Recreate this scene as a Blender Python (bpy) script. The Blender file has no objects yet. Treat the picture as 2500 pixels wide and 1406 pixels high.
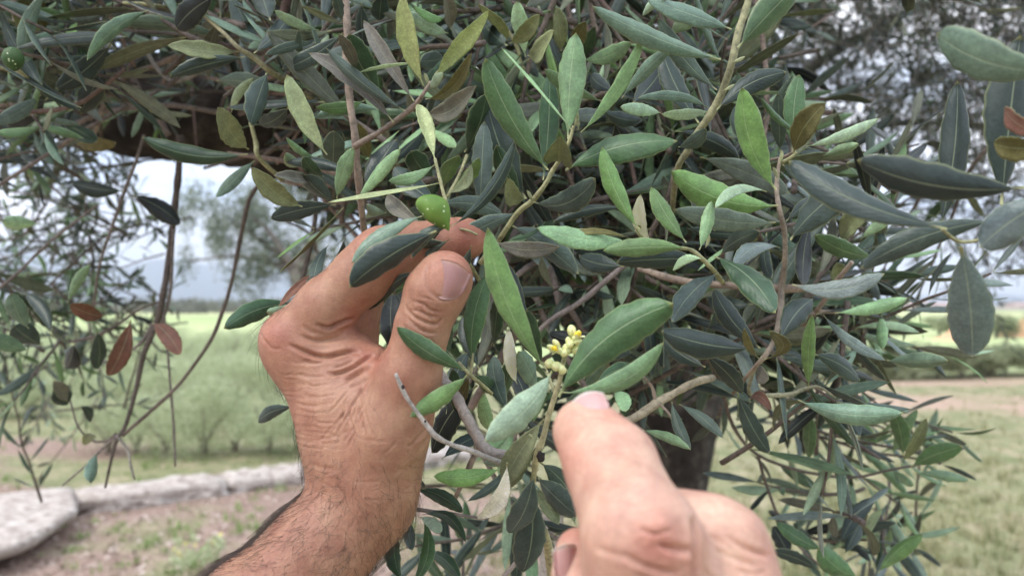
import bpy, math, random, time
import numpy as np
from mathutils import Vector, Matrix
T0 = time.time()
random.seed(7); RNG = np.random.default_rng(11)
scene = bpy.context.scene
COL = scene.collection

# ------------------------------------------------------------------ camera
FPX = 1962.0                      # focal length of the photograph in its own pixels (2500 wide)
CAM_H = 1.5
PITCH = math.radians(1.226)
cam_data = bpy.data.cameras.new('camera')
cam_data.sensor_width = 36.0
cam_data.lens = 36.0 * FPX / 2500.0
cam_data.clip_start = 0.02
cam_data.clip_end = 20000
cam_data.dof.use_dof = True
cam_data.dof.focus_distance = 0.30
cam_data.dof.aperture_fstop = 13.0
cam = bpy.data.objects.new('camera', cam_data)
COL.objects.link(cam)
cam.location = (0, 0, CAM_H)
cam.rotation_euler = (math.radians(90) + PITCH, 0, 0)
scene.camera = cam

# ------------------------------------------------------------------ sky and sun (bright overcast)
SUN_EL, SUN_AZ = math.radians(52), math.radians(236)     # high, behind the camera's left shoulder
world = bpy.data.worlds.new('World'); scene.world = world
world.use_nodes = True
nt = world.node_tree; N = nt.nodes; Lk = nt.links
N.clear()
out = N.new('ShaderNodeOutputWorld'); bg = N.new('ShaderNodeBackground'); bg.inputs['Strength'].default_value = 0.066
sky = N.new('ShaderNodeTexSky'); sky.sky_type = 'NISHITA'; sky.sun_disc = False
sky.sun_elevation = SUN_EL; sky.sun_rotation = SUN_AZ; sky.air_density = 1.0; sky.dust_density = 2.0
tc = N.new('ShaderNodeTexCoord')
mp = N.new('ShaderNodeMapping'); mp.inputs['Scale'].default_value = (1.0, 1.0, 3.2)
n1 = N.new('ShaderNodeTexNoise'); n1.inputs['Scale'].default_value = 3.2; n1.inputs['Detail'].default_value = 7; n1.inputs['Roughness'].default_value = 0.55
n2 = N.new('ShaderNodeTexNoise'); n2.inputs['Scale'].default_value = 1.6; n2.inputs['Detail'].default_value = 4
r1 = N.new('ShaderNodeValToRGB'); r1.color_ramp.elements[0].position = 0.40; r1.color_ramp.elements[1].position = 0.60
r1.color_ramp.elements[0].color = (7.2, 8.9, 12.0, 1); r1.color_ramp.elements[1].color = (14.5, 14.6, 15.2, 1)
r2 = N.new('ShaderNodeValToRGB'); r2.color_ramp.elements[0].position = 0.30; r2.color_ramp.elements[1].position = 0.50
r2.color_ramp.elements[0].color = (0.55,)*3 + (1,); r2.color_ramp.elements[1].color = (1, 1, 1, 1)
mix = N.new('ShaderNodeMix'); mix.data_type = 'RGBA'
sep = N.new('ShaderNodeSeparateXYZ')
mr = N.new('ShaderNodeMapRange'); mr.inputs['From Min'].default_value = 0.0; mr.inputs['From Max'].default_value = 1.0
mr.inputs['To Min'].default_value = 1.15; mr.inputs['To Max'].default_value = 1.85     # an overcast sky is brighter overhead
mul = N.new('ShaderNodeMix'); mul.data_type = 'RGBA'; mul.blend_type = 'MULTIPLY'; mul.inputs['Factor'].default_value = 1.0
Lk.new(tc.outputs['Generated'], mp.inputs['Vector'])
Lk.new(mp.outputs['Vector'], n1.inputs['Vector']); Lk.new(mp.outputs['Vector'], n2.inputs['Vector'])
Lk.new(n1.outputs['Fac'], r1.inputs['Fac']); Lk.new(n2.outputs['Fac'], r2.inputs['Fac'])
Lk.new(r2.outputs['Color'], mix.inputs['Factor'])
Lk.new(sky.outputs['Color'], mix.inputs['A']); Lk.new(r1.outputs['Color'], mix.inputs['B'])
Lk.new(tc.outputs['Generated'], sep.inputs['Vector']); Lk.new(sep.outputs['Z'], mr.inputs['Value'])
Lk.new(mix.outputs['Result'], mul.inputs['A']); Lk.new(mr.outputs['Result'], mul.inputs['B'])
Lk.new(mul.outputs['Result'], bg.inputs['Color']); Lk.new(bg.outputs['Background'], out.inputs['Surface'])

sun_l = bpy.data.lights.new('sun', 'SUN'); sun_l.energy = 1.5; sun_l.angle = math.radians(12); sun_l.color = (1.0, 0.965, 0.91)
sun = bpy.data.objects.new('sun', sun_l); COL.objects.link(sun)
sd = Vector((math.sin(SUN_AZ)*math.cos(SUN_EL), math.cos(SUN_AZ)*math.cos(SUN_EL), math.sin(SUN_EL)))
sun.rotation_euler = sd.to_track_quat('Z', 'Y').to_euler()
scene.view_settings.view_transform = 'Standard'; scene.view_settings.look = 'None'
scene.view_settings.exposure = 0.84; scene.view_settings.gamma = 1.0; scene.view_settings.use_curve_mapping = False
scene.render.engine = 'CYCLES'
scene.cycles.max_bounces = 8; scene.cycles.transparent_max_bounces = 8; scene.cycles.volume_bounces = 0

# ------------------------------------------------------------------ geometry helpers
ROT = np.array(Matrix.Rotation(math.radians(90) + PITCH, 3, 'X'))
CP = np.array((0, 0, CAM_H))
def P(px, py, d):                 # a point of the place: seen at (px, py) in the photograph, d metres deep
    return ROT @ np.array(((px-1250)/FPX*d, -(py-703)/FPX*d, -d)) + CP
def Pn(a):                        # the same for an (n,3) array of px, py, d
    a = np.asarray(a, float)
    c = np.stack(((a[:,0]-1250)/FPX*a[:,2], -(a[:,1]-703)/FPX*a[:,2], -a[:,2]), 1)
    return c @ ROT.T + CP
def G(px, py, z=0.0):             # where that line of sight meets the ground
    v = ROT @ np.array(((px-1250)/FPX, -(py-703)/FPX, -1.0))
    t = (z-CAM_H)/v[2]
    return CP + v*t
def unit(v):
    v = np.asarray(v, float); return v/(np.linalg.norm(v, axis=-1, keepdims=True)+1e-12)

def new_mesh(name, verts, faces, smooth=True, attrs=None):
    """faces: (n,4) or (n,3) int array, or a list of such arrays"""
    me = bpy.data.meshes.new(name)
    if not isinstance(faces, (list, tuple)): faces = [faces]
    faces = [np.asarray(f, np.int32) for f in faces if len(f)]
    verts = np.asarray(verts, np.float32)
    me.vertices.add(len(verts)); me.vertices.foreach_set('co', verts.ravel())
    idx = np.concatenate([f.ravel() for f in faces])
    tot = np.concatenate([np.full(len(f), f.shape[1], np.int32) for f in faces])
    st = np.concatenate(([0], np.cumsum(tot)[:-1])).astype(np.int32)
    me.loops.add(len(idx)); me.loops.foreach_set('vertex_index', idx)
    me.polygons.add(len(tot)); me.polygons.foreach_set('loop_start', st); me.polygons.foreach_set('loop_total', tot)
    me.polygons.foreach_set('use_smooth', np.full(len(tot), smooth, bool))
    me.update(calc_edges=True)
    for k, v in (attrs or {}).items():
        v = np.asarray(v, np.float32)
        if v.ndim == 1:
            a = me.attributes.new(k, 'FLOAT', 'POINT'); a.data.foreach_set('value', v)
        elif v.shape[1] == 3:
            a = me.attributes.new(k, 'FLOAT_VECTOR', 'POINT'); a.data.foreach_set('vector', v.ravel())
    return me
def obj(name, me, mat=None, parent=None, kind=None, label=None, cat=None, group=None):
    o = bpy.data.objects.new(name, me); COL.objects.link(o)
    if mat is not None and me is not None and not me.materials: me.materials.append(mat)
    if parent is not None: o.parent = parent; o.matrix_parent_inverse = parent.matrix_world.inverted() if False else Matrix.Translation(-Vector(parent.location))
    if kind: o['kind'] = kind
    if label: o['label'] = label
    if cat: o['category'] = cat
    if group: o['group'] = group
    return o
def thing(name, label, cat, loc, group=None):
    o = bpy.data.objects.new(name, None); COL.objects.link(o); o.location = Vector([float(x) for x in loc])
    o.empty_display_size = 0.05
    o['label'] = label; o['category'] = cat
    if group: o['group'] = group
    return o

# ------------------------------------------------------------------ materials
def nodes_of(name):
    m = bpy.data.materials.new(name); m.use_nodes = True
    nt = m.node_tree; return m, nt, nt.nodes, nt.links, nt.nodes['Principled BSDF']
def attr(N, name):
    a = N.new('ShaderNodeAttribute'); a.attribute_name = name; return a
def math_n(N, L, op, a, b=None, c=None, clamp=False):
    n = N.new('ShaderNodeMath'); n.operation = op; n.use_clamp = clamp
    for i, v in enumerate((a, b, c)):
        if v is None: continue
        if isinstance(v, (int, float)): n.inputs[i].default_value = v
        else: L.new(v, n.inputs[i])
    return n.outputs[0]
def mix_n(N, L, fac, a, b, mode='MIX'):
    n = N.new('ShaderNodeMix'); n.data_type = 'RGBA'; n.blend_type = mode
    for k, v in (('Factor', fac), ('A', a), ('B', b)):
        if isinstance(v, (int, float)): n.inputs[k].default_value = v
        elif isinstance(v, tuple): n.inputs[k].default_value = tuple(v) + (1,)*(4-len(v))
        else: L.new(v, n.inputs[k])
    return n.outputs['Result']
def noise_n(N, L, scale, detail=3, rough=0.5, vec=None):
    n = N.new('ShaderNodeTexNoise'); n.inputs['Scale'].default_value = scale; n.inputs['Detail'].default_value = detail; n.inputs['Roughness'].default_value = rough
    if vec is None:
        t = N.new('ShaderNodeNewGeometry'); vec = t.outputs['Position']
    L.new(vec, n.inputs['Vector']); return n.outputs['Fac']
def ramp_n(N, L, fac, stops):
    r = N.new('ShaderNodeValToRGB'); e = r.color_ramp.elements
    while len(e) < len(stops): e.new(0.5)
    for el, (p, c) in zip(e, stops):
        el.position = p; el.color = (tuple(c) + (1,)) if isinstance(c, tuple) else (c, c, c, 1)
    L.new(fac, r.inputs['Fac']); return r.outputs['Color']
def bump_n(N, L, h, strength, dist, bsdf, chain=None):
    b = N.new('ShaderNodeBump'); b.inputs['Strength'].default_value = strength; b.inputs['Distance'].default_value = dist
    L.new(h, b.inputs['Height'])
    if chain is not None: L.new(chain, b.inputs['Normal'])
    L.new(b.outputs['Normal'], bsdf.inputs['Normal']); return b.outputs['Normal']

def make_leaf_mat():
    m, nt, N, L, bs = nodes_of('olive leaf')
    tint = attr(N, 'tint').outputs['Vector']; lf = attr(N, 'lf').outputs['Vector']
    sp = N.new('ShaderNodeSeparateXYZ'); L.new(lf, sp.inputs[0])
    u, t, side = sp.outputs          # across -1..1, along 0..1, side 0 top 1 under
    au = math_n(N, L, 'ABSOLUTE', u)
    mott = noise_n(N, L, 1100, 4, 0.7)
    mott2 = noise_n(N, L, 190, 3, 0.55)
    f1 = ramp_n(N, L, mott, [(0.30, 0.62), (0.5, 0.95), (0.70, 1.55)])
    f2 = ramp_n(N, L, mott2, [(0.25, 0.72), (0.5, 1.0), (0.75, 1.28)])
    c = mix_n(N, L, 1.0, tint, f2, 'MULTIPLY')
    c = mix_n(N, L, 0.50, c, mix_n(N, L, 1.0, c, f1, 'MULTIPLY'))
    # blades dull towards grey where scales cover them
    bloom = ramp_n(N, L, noise_n(N, L, 60, 2, 0.5), [(0.35, 0.0), (0.75, 0.18)])
    c = mix_n(N, L, bloom, c, mix_n(N, L, 0.5, c, (0.30, 0.34, 0.30)))
    rib = math_n(N, L, 'SUBTRACT', 1.0, math_n(N, L, 'DIVIDE', au, math_n(N, L, 'MULTIPLY_ADD', t, -0.045, 0.085)), clamp=True)
    ribc = mix_n(N, L, 1.0, mix_n(N, L, 0.55, c, (0.42, 0.48, 0.28)), (1.15, 1.15, 1.15), 'MULTIPLY')
    c = mix_n(N, L, math_n(N, L, 'MULTIPLY', rib, 0.70), c, ribc)
    edge = math_n(N, L, 'MULTIPLY', math_n(N, L, 'SUBTRACT', au, 0.90, clamp=True), 6.0, clamp=True)
    c = mix_n(N, L, edge, c, mix_n(N, L, 0.6, c, (0.42, 0.46, 0.20)))
    tip = math_n(N, L, 'MULTIPLY', math_n(N, L, 'SUBTRACT', t, 0.965, clamp=True), 22.0, clamp=True)
    c = mix_n(N, L, tip, c, (0.42, 0.40, 0.16))
    pet = math_n(N, L, 'MULTIPLY', math_n(N, L, 'SUBTRACT', 0.09, t, clamp=True), 14.0, clamp=True)
    c = mix_n(N, L, pet, c, (0.40, 0.40, 0.19))
    L.new(c, bs.inputs['Base Color'])
    rg = math_n(N, L, 'MULTIPLY_ADD', side, 0.26, math_n(N, L, 'MULTIPLY_ADD', mott, 0.22, 0.27))
    L.new(rg, bs.inputs['Roughness'])
    bs.inputs['Specular IOR Level'].default_value = 0.36
    bs.inputs['Sheen Weight'].default_value = 0.06; bs.inputs['Sheen Roughness'].default_value = 0.6
    # side veins
    ph = math_n(N, L, 'ADD', math_n(N, L, 'MULTIPLY', t, 75.0), math_n(N, L, 'MULTIPLY', au, -16.0))
    vein = math_n(N, L, 'SINE', math_n(N, L, 'ADD', ph, math_n(N, L, 'MULTIPLY', mott2, 9.0)))
    h = math_n(N, L, 'ADD', math_n(N, L, 'MULTIPLY', vein, 0.12), math_n(N, L, 'MULTIPLY', mott, 0.9))
    h = math_n(N, L, 'SUBTRACT', h, math_n(N, L, 'MULTIPLY', rib, 0.9))
    bump_n(N, L, h, 0.55, 0.00022, bs)
    tr = N.new('ShaderNodeBsdfTranslucent')
    L.new(mix_n(N, L, 1.0, c, (1.1, 1.5, 0.5), 'MULTIPLY'), tr.inputs['Color'])
    ms = N.new('ShaderNodeMixShader'); ms.inputs[0].default_value = 0.14
    outp = [n for n in N if n.type == 'OUTPUT_MATERIAL'][0]
    L.new(bs.outputs[0], ms.inputs[1]); L.new(tr.outputs[0], ms.inputs[2]); L.new(ms.outputs[0], outp.inputs['Surface'])
    return m
LEAF = make_leaf_mat()

def make_bark(name, cA, cB, cC, scale=60, bump=0.5, dist=0.001, use_tint=False):
    m, nt, N, L, bs = nodes_of(name)
    g = N.new('ShaderNodeNewGeometry').outputs['Position']
    n1 = noise_n(N, L, scale, 6, 0.65, g); n2 = noise_n(N, L, scale*0.18, 3, 0.5, g); n3 = noise_n(N, L, scale*9, 3, 0.7, g)
    c = ramp_n(N, L, n1, [(0.3, cA), (0.5, cB), (0.72, cC)])
    c = mix_n(N, L, 1.0, c, ramp_n(N, L, n2, [(0.3, 0.7), (0.7, 1.25)]), 'MULTIPLY')
    c = mix_n(N, L, 1.0, c, ramp_n(N, L, n3, [(0.3, 0.8), (0.7, 1.2)]), 'MULTIPLY')
    if use_tint:
        c = mix_n(N, L, 1.0, attr(N, 'tint').outputs['Vector'], c, 'MULTIPLY')
    L.new(c, bs.inputs['Base Color']); bs.inputs['Roughness'].default_value = 0.85; bs.inputs['Specular IOR Level'].default_value = 0.25
    h = math_n(N, L, 'ADD', n1, math_n(N, L, 'MULTIPLY', n3, 0.25))
    bump_n(N, L, h, bump, dist, bs)
    return m
TWIG = make_bark('twig bark', (0.55, 0.55, 0.55), (1.0, 1.0, 1.0), (1.35, 1.33, 1.3), 420, 0.6, 0.0006, True)
BARK = make_bark('old bark', (0.014, 0.011, 0.009), (0.038, 0.030, 0.025), (0.14, 0.12, 0.10), 26, 1.0, 0.012)

# ------------------------------------------------------------------ leaves
TOP = dict(                          # base colour of the upper side, one kind of leaf a letter; darks lowered, lights raised to paint light contrast
    D=(0.026, 0.043, 0.034), K=(0.008, 0.013, 0.011), G=(0.068, 0.100, 0.078), S=(0.145, 0.185, 0.165), T=(0.140, 0.215, 0.150),
    M=(0.070, 0.140, 0.052), E=(0.030, 0.070, 0.028), B=(0.145, 0.260, 0.078), L=(0.350, 0.480, 0.300), A=(0.230, 0.370, 0.180))
UND = dict(                          # base colour of the under side (these show it); C raised to paint strong light
    U=(0.225, 0.250, 0.120), N=(0.175, 0.160, 0.125), C=(0.900, 0.900, 0.760), Y=(0.400, 0.460, 0.220), R=(0.185, 0.075, 0.045), O=(0.130, 0.120, 0.035))

def leaf_arrays(B, T, NRM, W, bend, arch, tint_t, tint_u, nl=14, nc=6, thick=0.00035, fold=0.18, ripple=0.05, round_=0.5, twist=0.0, seed=0):
    """vectorised over n leaves: base B, tip T, up normal NRM, width W (m), bend and arch as share of length. Returns verts, quads, tint, lf"""
    B = np.atleast_2d(B); T = np.atleast_2d(T); n = len(B)
    A = T-B; Ln = np.linalg.norm(A, axis=1, keepdims=True); A = A/Ln
    Z = NRM - (NRM*A).sum(1, keepdims=True)*A; Z = unit(Z); X = np.cross(A, Z)
    t = np.linspace(0, 1, nl+1)[None, :]; t = t**0.92
    rd = np.broadcast_to(np.asarray(round_, float).reshape(-1, 1), (n, 1))
    tp = np.clip((t-0.07)/0.93, 0, 1)
    w = np.sin(np.pi*tp**(1.00+0.34*rd))**(0.84-0.34*rd)
    w = np.maximum(w, 0.07*(1-tp)**1.5 + 0.002)
    w = w*0.5*np.asarray(W, float).reshape(-1, 1)
    s = np.linspace(-1, 1, nc+1)
    bend = np.asarray(bend, float).reshape(-1, 1); arch = np.asarray(arch, float).reshape(-1, 1)
    bow = 4*t*(1-t)
    hook = t**3
    rg = np.random.default_rng(seed)
    ph = rg.uniform(0, 6.28, (n, 1)); k = rg.uniform(2.0, 4.5, (n, 1))
    ctr = B[:, None, :] + A[:, None, :]*(t*Ln)[:, :, None] + X[:, None, :]*((bend*bow*Ln)[:, :, None]) + Z[:, None, :]*((arch*(bow)*Ln)[:, :, None])
    tw = (np.asarray(twist, float).reshape(-1, 1))*(t-0.45)
    fo = np.asarray(fold, float).reshape(-1, 1, 1)
    sx = s[None, None, :]
    lat = w[:, :, None]*sx*(1-0.06*np.abs(sx)*0)
    h = -fo*w[:, :, None]*(np.abs(sx)**1.6) + (ripple*w)[:, :, None]*np.sin(k*6.28*t+ph)[:, :, None]*sx*np.abs(sx)
    h = h - 0.05*w[:, :, None]*np.exp(-(sx/0.12)**2)
    ct, st_ = np.cos(tw)[:, :, None], np.sin(tw)[:, :, None]
    la, ha = lat*ct - h*st_, lat*st_ + h*ct
    # a slightly uneven margin
    la = la*(1 + 0.05*np.sin(3.1*k*6.28*t+2*ph)[:, :, None]*np.sign(sx))
    # local up for the shell
    top = ctr[:, :, None, :] + X[:, None, None, :]*la[..., None] + Z[:, None, None, :]*ha[..., None]
    bot = top - Z[:, None, None, :]*(thick*(1-0.55*np.abs(sx)**3))[..., None]
    V = np.concatenate((top.reshape(n, -1, 3), bot.reshape(n, -1, 3)), 1)
    m = (nl+1)*(nc+1)
    i, j = np.meshgrid(np.arange(nl), np.arange(nc), indexing='ij'); a = (i*(nc+1)+j).ravel()
    q = np.stack((a, a+nc+1, a+nc+2, a+1), 1)[:, ::-1]
    qt = q; qb = q[:, ::-1]+m
    e = np.arange(nl)*(nc+1)
    r1 = np.stack((e, e+nc+1, e+nc+1+m, e+m), 1)[:, ::-1]
    e2 = e+nc
    r2 = np.stack((e2, e2+nc+1, e2+nc+1+m, e2+m), 1)
    e3 = np.arange(nc)
    r3 = np.stack((e3, e3+1, e3+1+m, e3+m), 1)
    e4 = e3 + nl*(nc+1)
    r4 = np.stack((e4, e4+1, e4+1+m, e4+m), 1)[:, ::-1]
    Q = np.concatenate((qt, qb, r1[:, ::-1], r2[:, ::-1], r3, r4), 0)
    Q = (Q[None] + (np.arange(n)*2*m)[:, None, None]).reshape(-1, 4)
    uu = np.broadcast_to(s[None, :], (nl+1, nc+1)).ravel(); tt = np.broadcast_to(t.T, (nl+1, nc+1)).ravel()
    lf = np.concatenate((np.stack((uu, tt, np.zeros(m)), 1), np.stack((uu, tt, np.ones(m)), 1)), 0)
    lf = np.broadcast_to(lf[None], (n, 2*m, 3)).reshape(-1, 3)
    tint_t = np.broadcast_to(tint_t, (n, 3)); tint_u = np.broadcast_to(tint_u, (n, 3))
    tint = np.concatenate((np.repeat(tint_t[:, None], m, 1), np.repeat(tint_u[:, None], m, 1)), 1).reshape(-1, 3)
    return V.reshape(-1, 3), Q, tint, lf

def tube_arrays(pts, rad, seg=8, tint=(0.3, 0.25, 0.2), bumps=0.12, sub=4, seed=0, cap=True):
    """a limb along pts (n,3) with radii rad; smooth in between, slightly knotty"""
    pts = np.asarray(pts, float); rad = np.asarray(rad, float); n = len(pts)
    if n > 2 and sub > 1:
        ext = np.vstack((2*pts[0]-pts[1], pts, 2*pts[-1]-pts[-2])); o = []; ro = []
        for i in range(1, n):
            p0, p1, p2, p3 = ext[i-1], ext[i], ext[i+1], ext[i+2] if i+2 < len(ext) else ext[-1]
            for k in range(sub):
                u = k/sub
                o.append(0.5*((2*p1)+(-p0+p2)*u+(2*p0-5*p1+4*p2-p3)*u*u+(-p0+3*p1-3*p2+p3)*u**3)); ro.append(rad[i-1]*(1-u)+rad[i]*u)
        o.append(pts[-1]); ro.append(rad[-1]); pts = np.array(o); rad = np.array(ro)
    n = len(pts)
    tan = unit(np.gradient(pts, axis=0))
    up = np.array((0.31, 0.17, 0.93)); up = up if abs(np.dot(up, tan[0])) < 0.95 else np.array((1.0, 0, 0))
    X = np.zeros_like(tan); x = up
    for i in range(n):
        x = x - np.dot(x, tan[i])*tan[i]; x = x/np.linalg.norm(x); X[i] = x
    Y = np.cross(tan, X)
    a = np.linspace(0, 2*np.pi, seg, endpoint=False)
    rg = np.random.default_rng(seed)
    R = rad[:, None]*(1+bumps*rg.normal(0, 0.6, (n, seg))+bumps*rg.normal(0, 0.7, (n, 1)))
    V = pts[:, None, :] + X[:, None, :]*(R*np.cos(a))[..., None] + Y[:, None, :]*(R*np.sin(a))[..., None]
    i, j = np.meshgrid(np.arange(n-1), np.arange(seg), indexing='ij')
    A = (i*seg+j).ravel(); Bq = (i*seg+(j+1) % seg).ravel()
    Q = np.stack((A, Bq, Bq+seg, A+seg), 1)
    V = V.reshape(-1, 3)
    F = [Q]
    if cap:
        V = np.vstack((V, pts[0], pts[-1])); c0, c1 = len(V)-2, len(V)-1; jj = np.arange(seg)
        F.append(np.stack((np.full(seg, c0), (jj+1) % seg, jj), 1)); o = (n-1)*seg
        F.append(np.stack((np.full(seg, c1), o+jj, o+(jj+1) % seg), 1))
    return V, F, np.broadcast_to(np.asarray(tint, float), (len(V), 3))

class Bag:                            # collects many pieces into one mesh (only for what is declared stuff or one growing part)
    def __init__(s): s.v = []; s.f4 = []; s.f3 = []; s.t = []; s.l = []; s.n = 0
    def add(s, V, F, tint=None, lf=None):
        if not isinstance(F, list): F = [F]
        for f in F:
            (s.f4 if f.shape[1] == 4 else s.f3).append(f+s.n)
        s.v.append(V); s.n += len(V)
        s.t.append(np.ones((len(V), 3)) if tint is None else tint); s.l.append(np.zeros((len(V), 3)) if lf is None else lf)
    def mesh(s, name, smooth=True):
        F = []
        if s.f4: F.append(np.concatenate(s.f4))
        if s.f3: F.append(np.concatenate(s.f3))
        return new_mesh(name, np.concatenate(s.v), F, smooth, {'tint': np.concatenate(s.t), 'lf': np.concatenate(s.l)})
import bmesh
# ------------------------------------------------------------------ the land
def vnoise(x, y, seed=0):
    """smooth value noise in -1..1, arrays"""
    xi, yi = np.floor(x).astype(int), np.floor(y).astype(int); xf, yf = x-xi, y-yi
    def h(a, b):
        v = (a*374761393 + b*668265263 + seed*982451653) & 0x7fffffff
        v = ((v ^ (v >> 13))*1274126177) & 0x7fffffff
        return (v ^ (v >> 16))/0x7fffffff*2-1
    u, v = xf*xf*(3-2*xf), yf*yf*(3-2*yf)
    return (h(xi, yi)*(1-u)+h(xi+1, yi)*u)*(1-v)+(h(xi, yi+1)*(1-u)+h(xi+1, yi+1)*u)*v
def fbm(x, y, seed=0, o=4):
    s = 0; a = 1.0
    for k in range(o): s = s + a*vnoise(x*2**k, y*2**k, seed+k); a *= 0.5
    return s/1.6
def ground_z(x, y):
    r = np.hypot(x, y)
    return 0.035*fbm(x*0.9, y*0.9, 3) * np.clip(r/3, 0.2, 1) * np.clip(60/np.maximum(r, 1), 0, 1)

def dirt_amount(x, y):
    """bare red earth: 1, grass: 0 (where it lies in this place)"""
    n = fbm(x*0.8, y*0.8, 21)
    near_left = np.clip((7.4 - y - 0.12*x + 1.1*n)/0.9, 0, 1)*np.clip((1.2 - x + 1.0*n)/0.9, 0, 1)*(0.62+0.45*fbm(x*2.6, y*2.6, 77))
    left_strip = np.exp(-((y-8.3+0.25*(x+4))/0.7)**2)*np.clip((-3.5-x)/0.5, 0, 1)*0.8
    road = np.exp(-((y-(12.5-0.06*(x-6))+1.5*n)/1.7)**4)*(0.72+0.5*fbm(x*1.7, y*1.7, 55))*np.clip((x-3.4+0.8*n)/1.2, 0, 1)
    bank = np.exp(-((y-(15.4+0.22*(x-7.5))+0.4*n)/0.8)**4)*np.clip((x-5.4)/2.0, 0, 1)
    right = np.clip(n-0.05, 0, 1)*0.8*(x > 0)
    return np.clip(np.maximum.reduce((near_left, left_strip, road, bank*0.9, right)), 0, 1)

az = np.concatenate((np.linspace(-75, -38, 14)[:-1], np.linspace(-38, 38, 190), np.linspace(38, 75, 14)[1:], np.linspace(75, 285, 40)[1:-1]))
az = np.radians(az)
rr = np.concatenate(([0.0], np.geomspace(0.8, 3.2, 12), np.geomspace(3.35, 26, 150), np.geomspace(28, 4600, 60)))
A_, R_ = np.meshgrid(az, rr, indexing='ij')
gx, gy = R_*np.sin(A_), R_*np.cos(A_)
gz = ground_z(gx, gy)
na, nr = A_.shape
i, j = np.meshgrid(np.arange(na), np.arange(nr-1), indexing='ij'); i2 = (i+1) % na
Q = np.stack(((i*nr+j).ravel(), (i2*nr+j).ravel(), (i2*nr+j+1).ravel(), (i*nr+j+1).ravel()), 1)[:, ::-1]
me = new_mesh('ground', np.stack((gx, gy, gz), -1).reshape(-1, 3), Q, True, {'dirt': dirt_amount(gx, gy).ravel()})
m, nt, N, L, bs = nodes_of('ground')
pos = N.new('ShaderNodeNewGeometry').outputs['Position']
d = attr(N, 'dirt').outputs['Fac']
nA = noise_n(N, L, 3.0, 5, 0.6, pos); nB = noise_n(N, L, 24.0, 4, 0.65, pos); nC = noise_n(N, L, 0.35, 4, 0.5, pos); nD = noise_n(N, L, 90, 3, 0.6, pos)
grass = ramp_n(N, L, nA, [(0.25, (0.125, 0.150, 0.065)), (0.5, (0.230, 0.225, 0.120)), (0.75, (0.370, 0.300, 0.205))])
grass = mix_n(N, L, 1.0, grass, ramp_n(N, L, nB, [(0.3, 0.7), (0.7, 1.3)]), 'MULTIPLY')
dirt = ramp_n(N, L, nB, [(0.25, (0.150, 0.098, 0.076)), (0.5, (0.265, 0.182, 0.142)), (0.75, (0.420, 0.330, 0.275))])
dirt = mix_n(N, L, 1.0, dirt, ramp_n(N, L, nD, [(0.3, 0.75), (0.7, 1.25)]), 'MULTIPLY')
spd = N.new('ShaderNodeSeparateXYZ'); L.new(pos, spd.inputs[0])
trk = N.new('ShaderNodeMapRange'); L.new(spd.outputs[1], trk.inputs['Value']); trk.inputs['From Min'].default_value = 9; trk.inputs['From Max'].default_value = 11
dirt = mix_n(N, L, trk.outputs['Result'], dirt, mix_n(N, L, 1.0, dirt, (1.40, 1.42, 1.34), 'MULTIPLY'))       # the dry driven track is paler than the damp soil under the tree
fac = math_n(N, L, 'MULTIPLY', math_n(N, L, 'SUBTRACT', math_n(N, L, 'ADD', d, math_n(N, L, 'MULTIPLY', nB, 0.6)), 0.62), 3.0, clamp=True)
near = mix_n(N, L, fac, grass, dirt)
# the fields farther off: strips of crop
sp = N.new('ShaderNodeSeparateXYZ'); L.new(pos, sp.inputs[0])
yy = math_n(N, L, 'ADD', sp.outputs[1], math_n(N, L, 'MULTIPLY', sp.outputs[0], 0.12))
strip = N.new('ShaderNodeMapRange'); L.new(yy, strip.inputs['Value']); strip.inputs['From Min'].default_value = 15; strip.inputs['From Max'].default_value = 900
sq = math_n(N, L, 'POWER', strip.outputs['Result'], 0.4)
fields = ramp_n(N, L, sq, [(0.0, (0.30, 0.31, 0.16)), (0.12, (0.31, 0.38, 0.17)), (0.26, (0.42, 0.46, 0.23)), (0.38, (0.32, 0.39, 0.17)), (0.45, (0.48, 0.48, 0.26)), (0.60, (0.22, 0.26, 0.13)), (0.72, (0.40, 0.31, 0.26)), (1.0, (0.30, 0.30, 0.20))])
fields = mix_n(N, L, 1.0, fields, ramp_n(N, L, nC, [(0.3, 0.8), (0.7, 1.2)]), 'MULTIPLY')
ff = N.new('ShaderNodeMapRange'); L.new(yy, ff.inputs['Value']); ff.inputs['From Min'].default_value = 16; ff.inputs['From Max'].default_value = 24
L.new(mix_n(N, L, ff.outputs['Result'], near, fields), bs.inputs['Base Color'])
bs.inputs['Roughness'].default_value = 0.95; bs.inputs['Specular IOR Level'].default_value = 0.1
bump_n(N, L, math_n(N, L, 'ADD', nB, math_n(N, L, 'MULTIPLY', nD, 0.4)), 0.6, 0.02, bs)
obj('ground', me, m, kind='structure')

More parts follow.
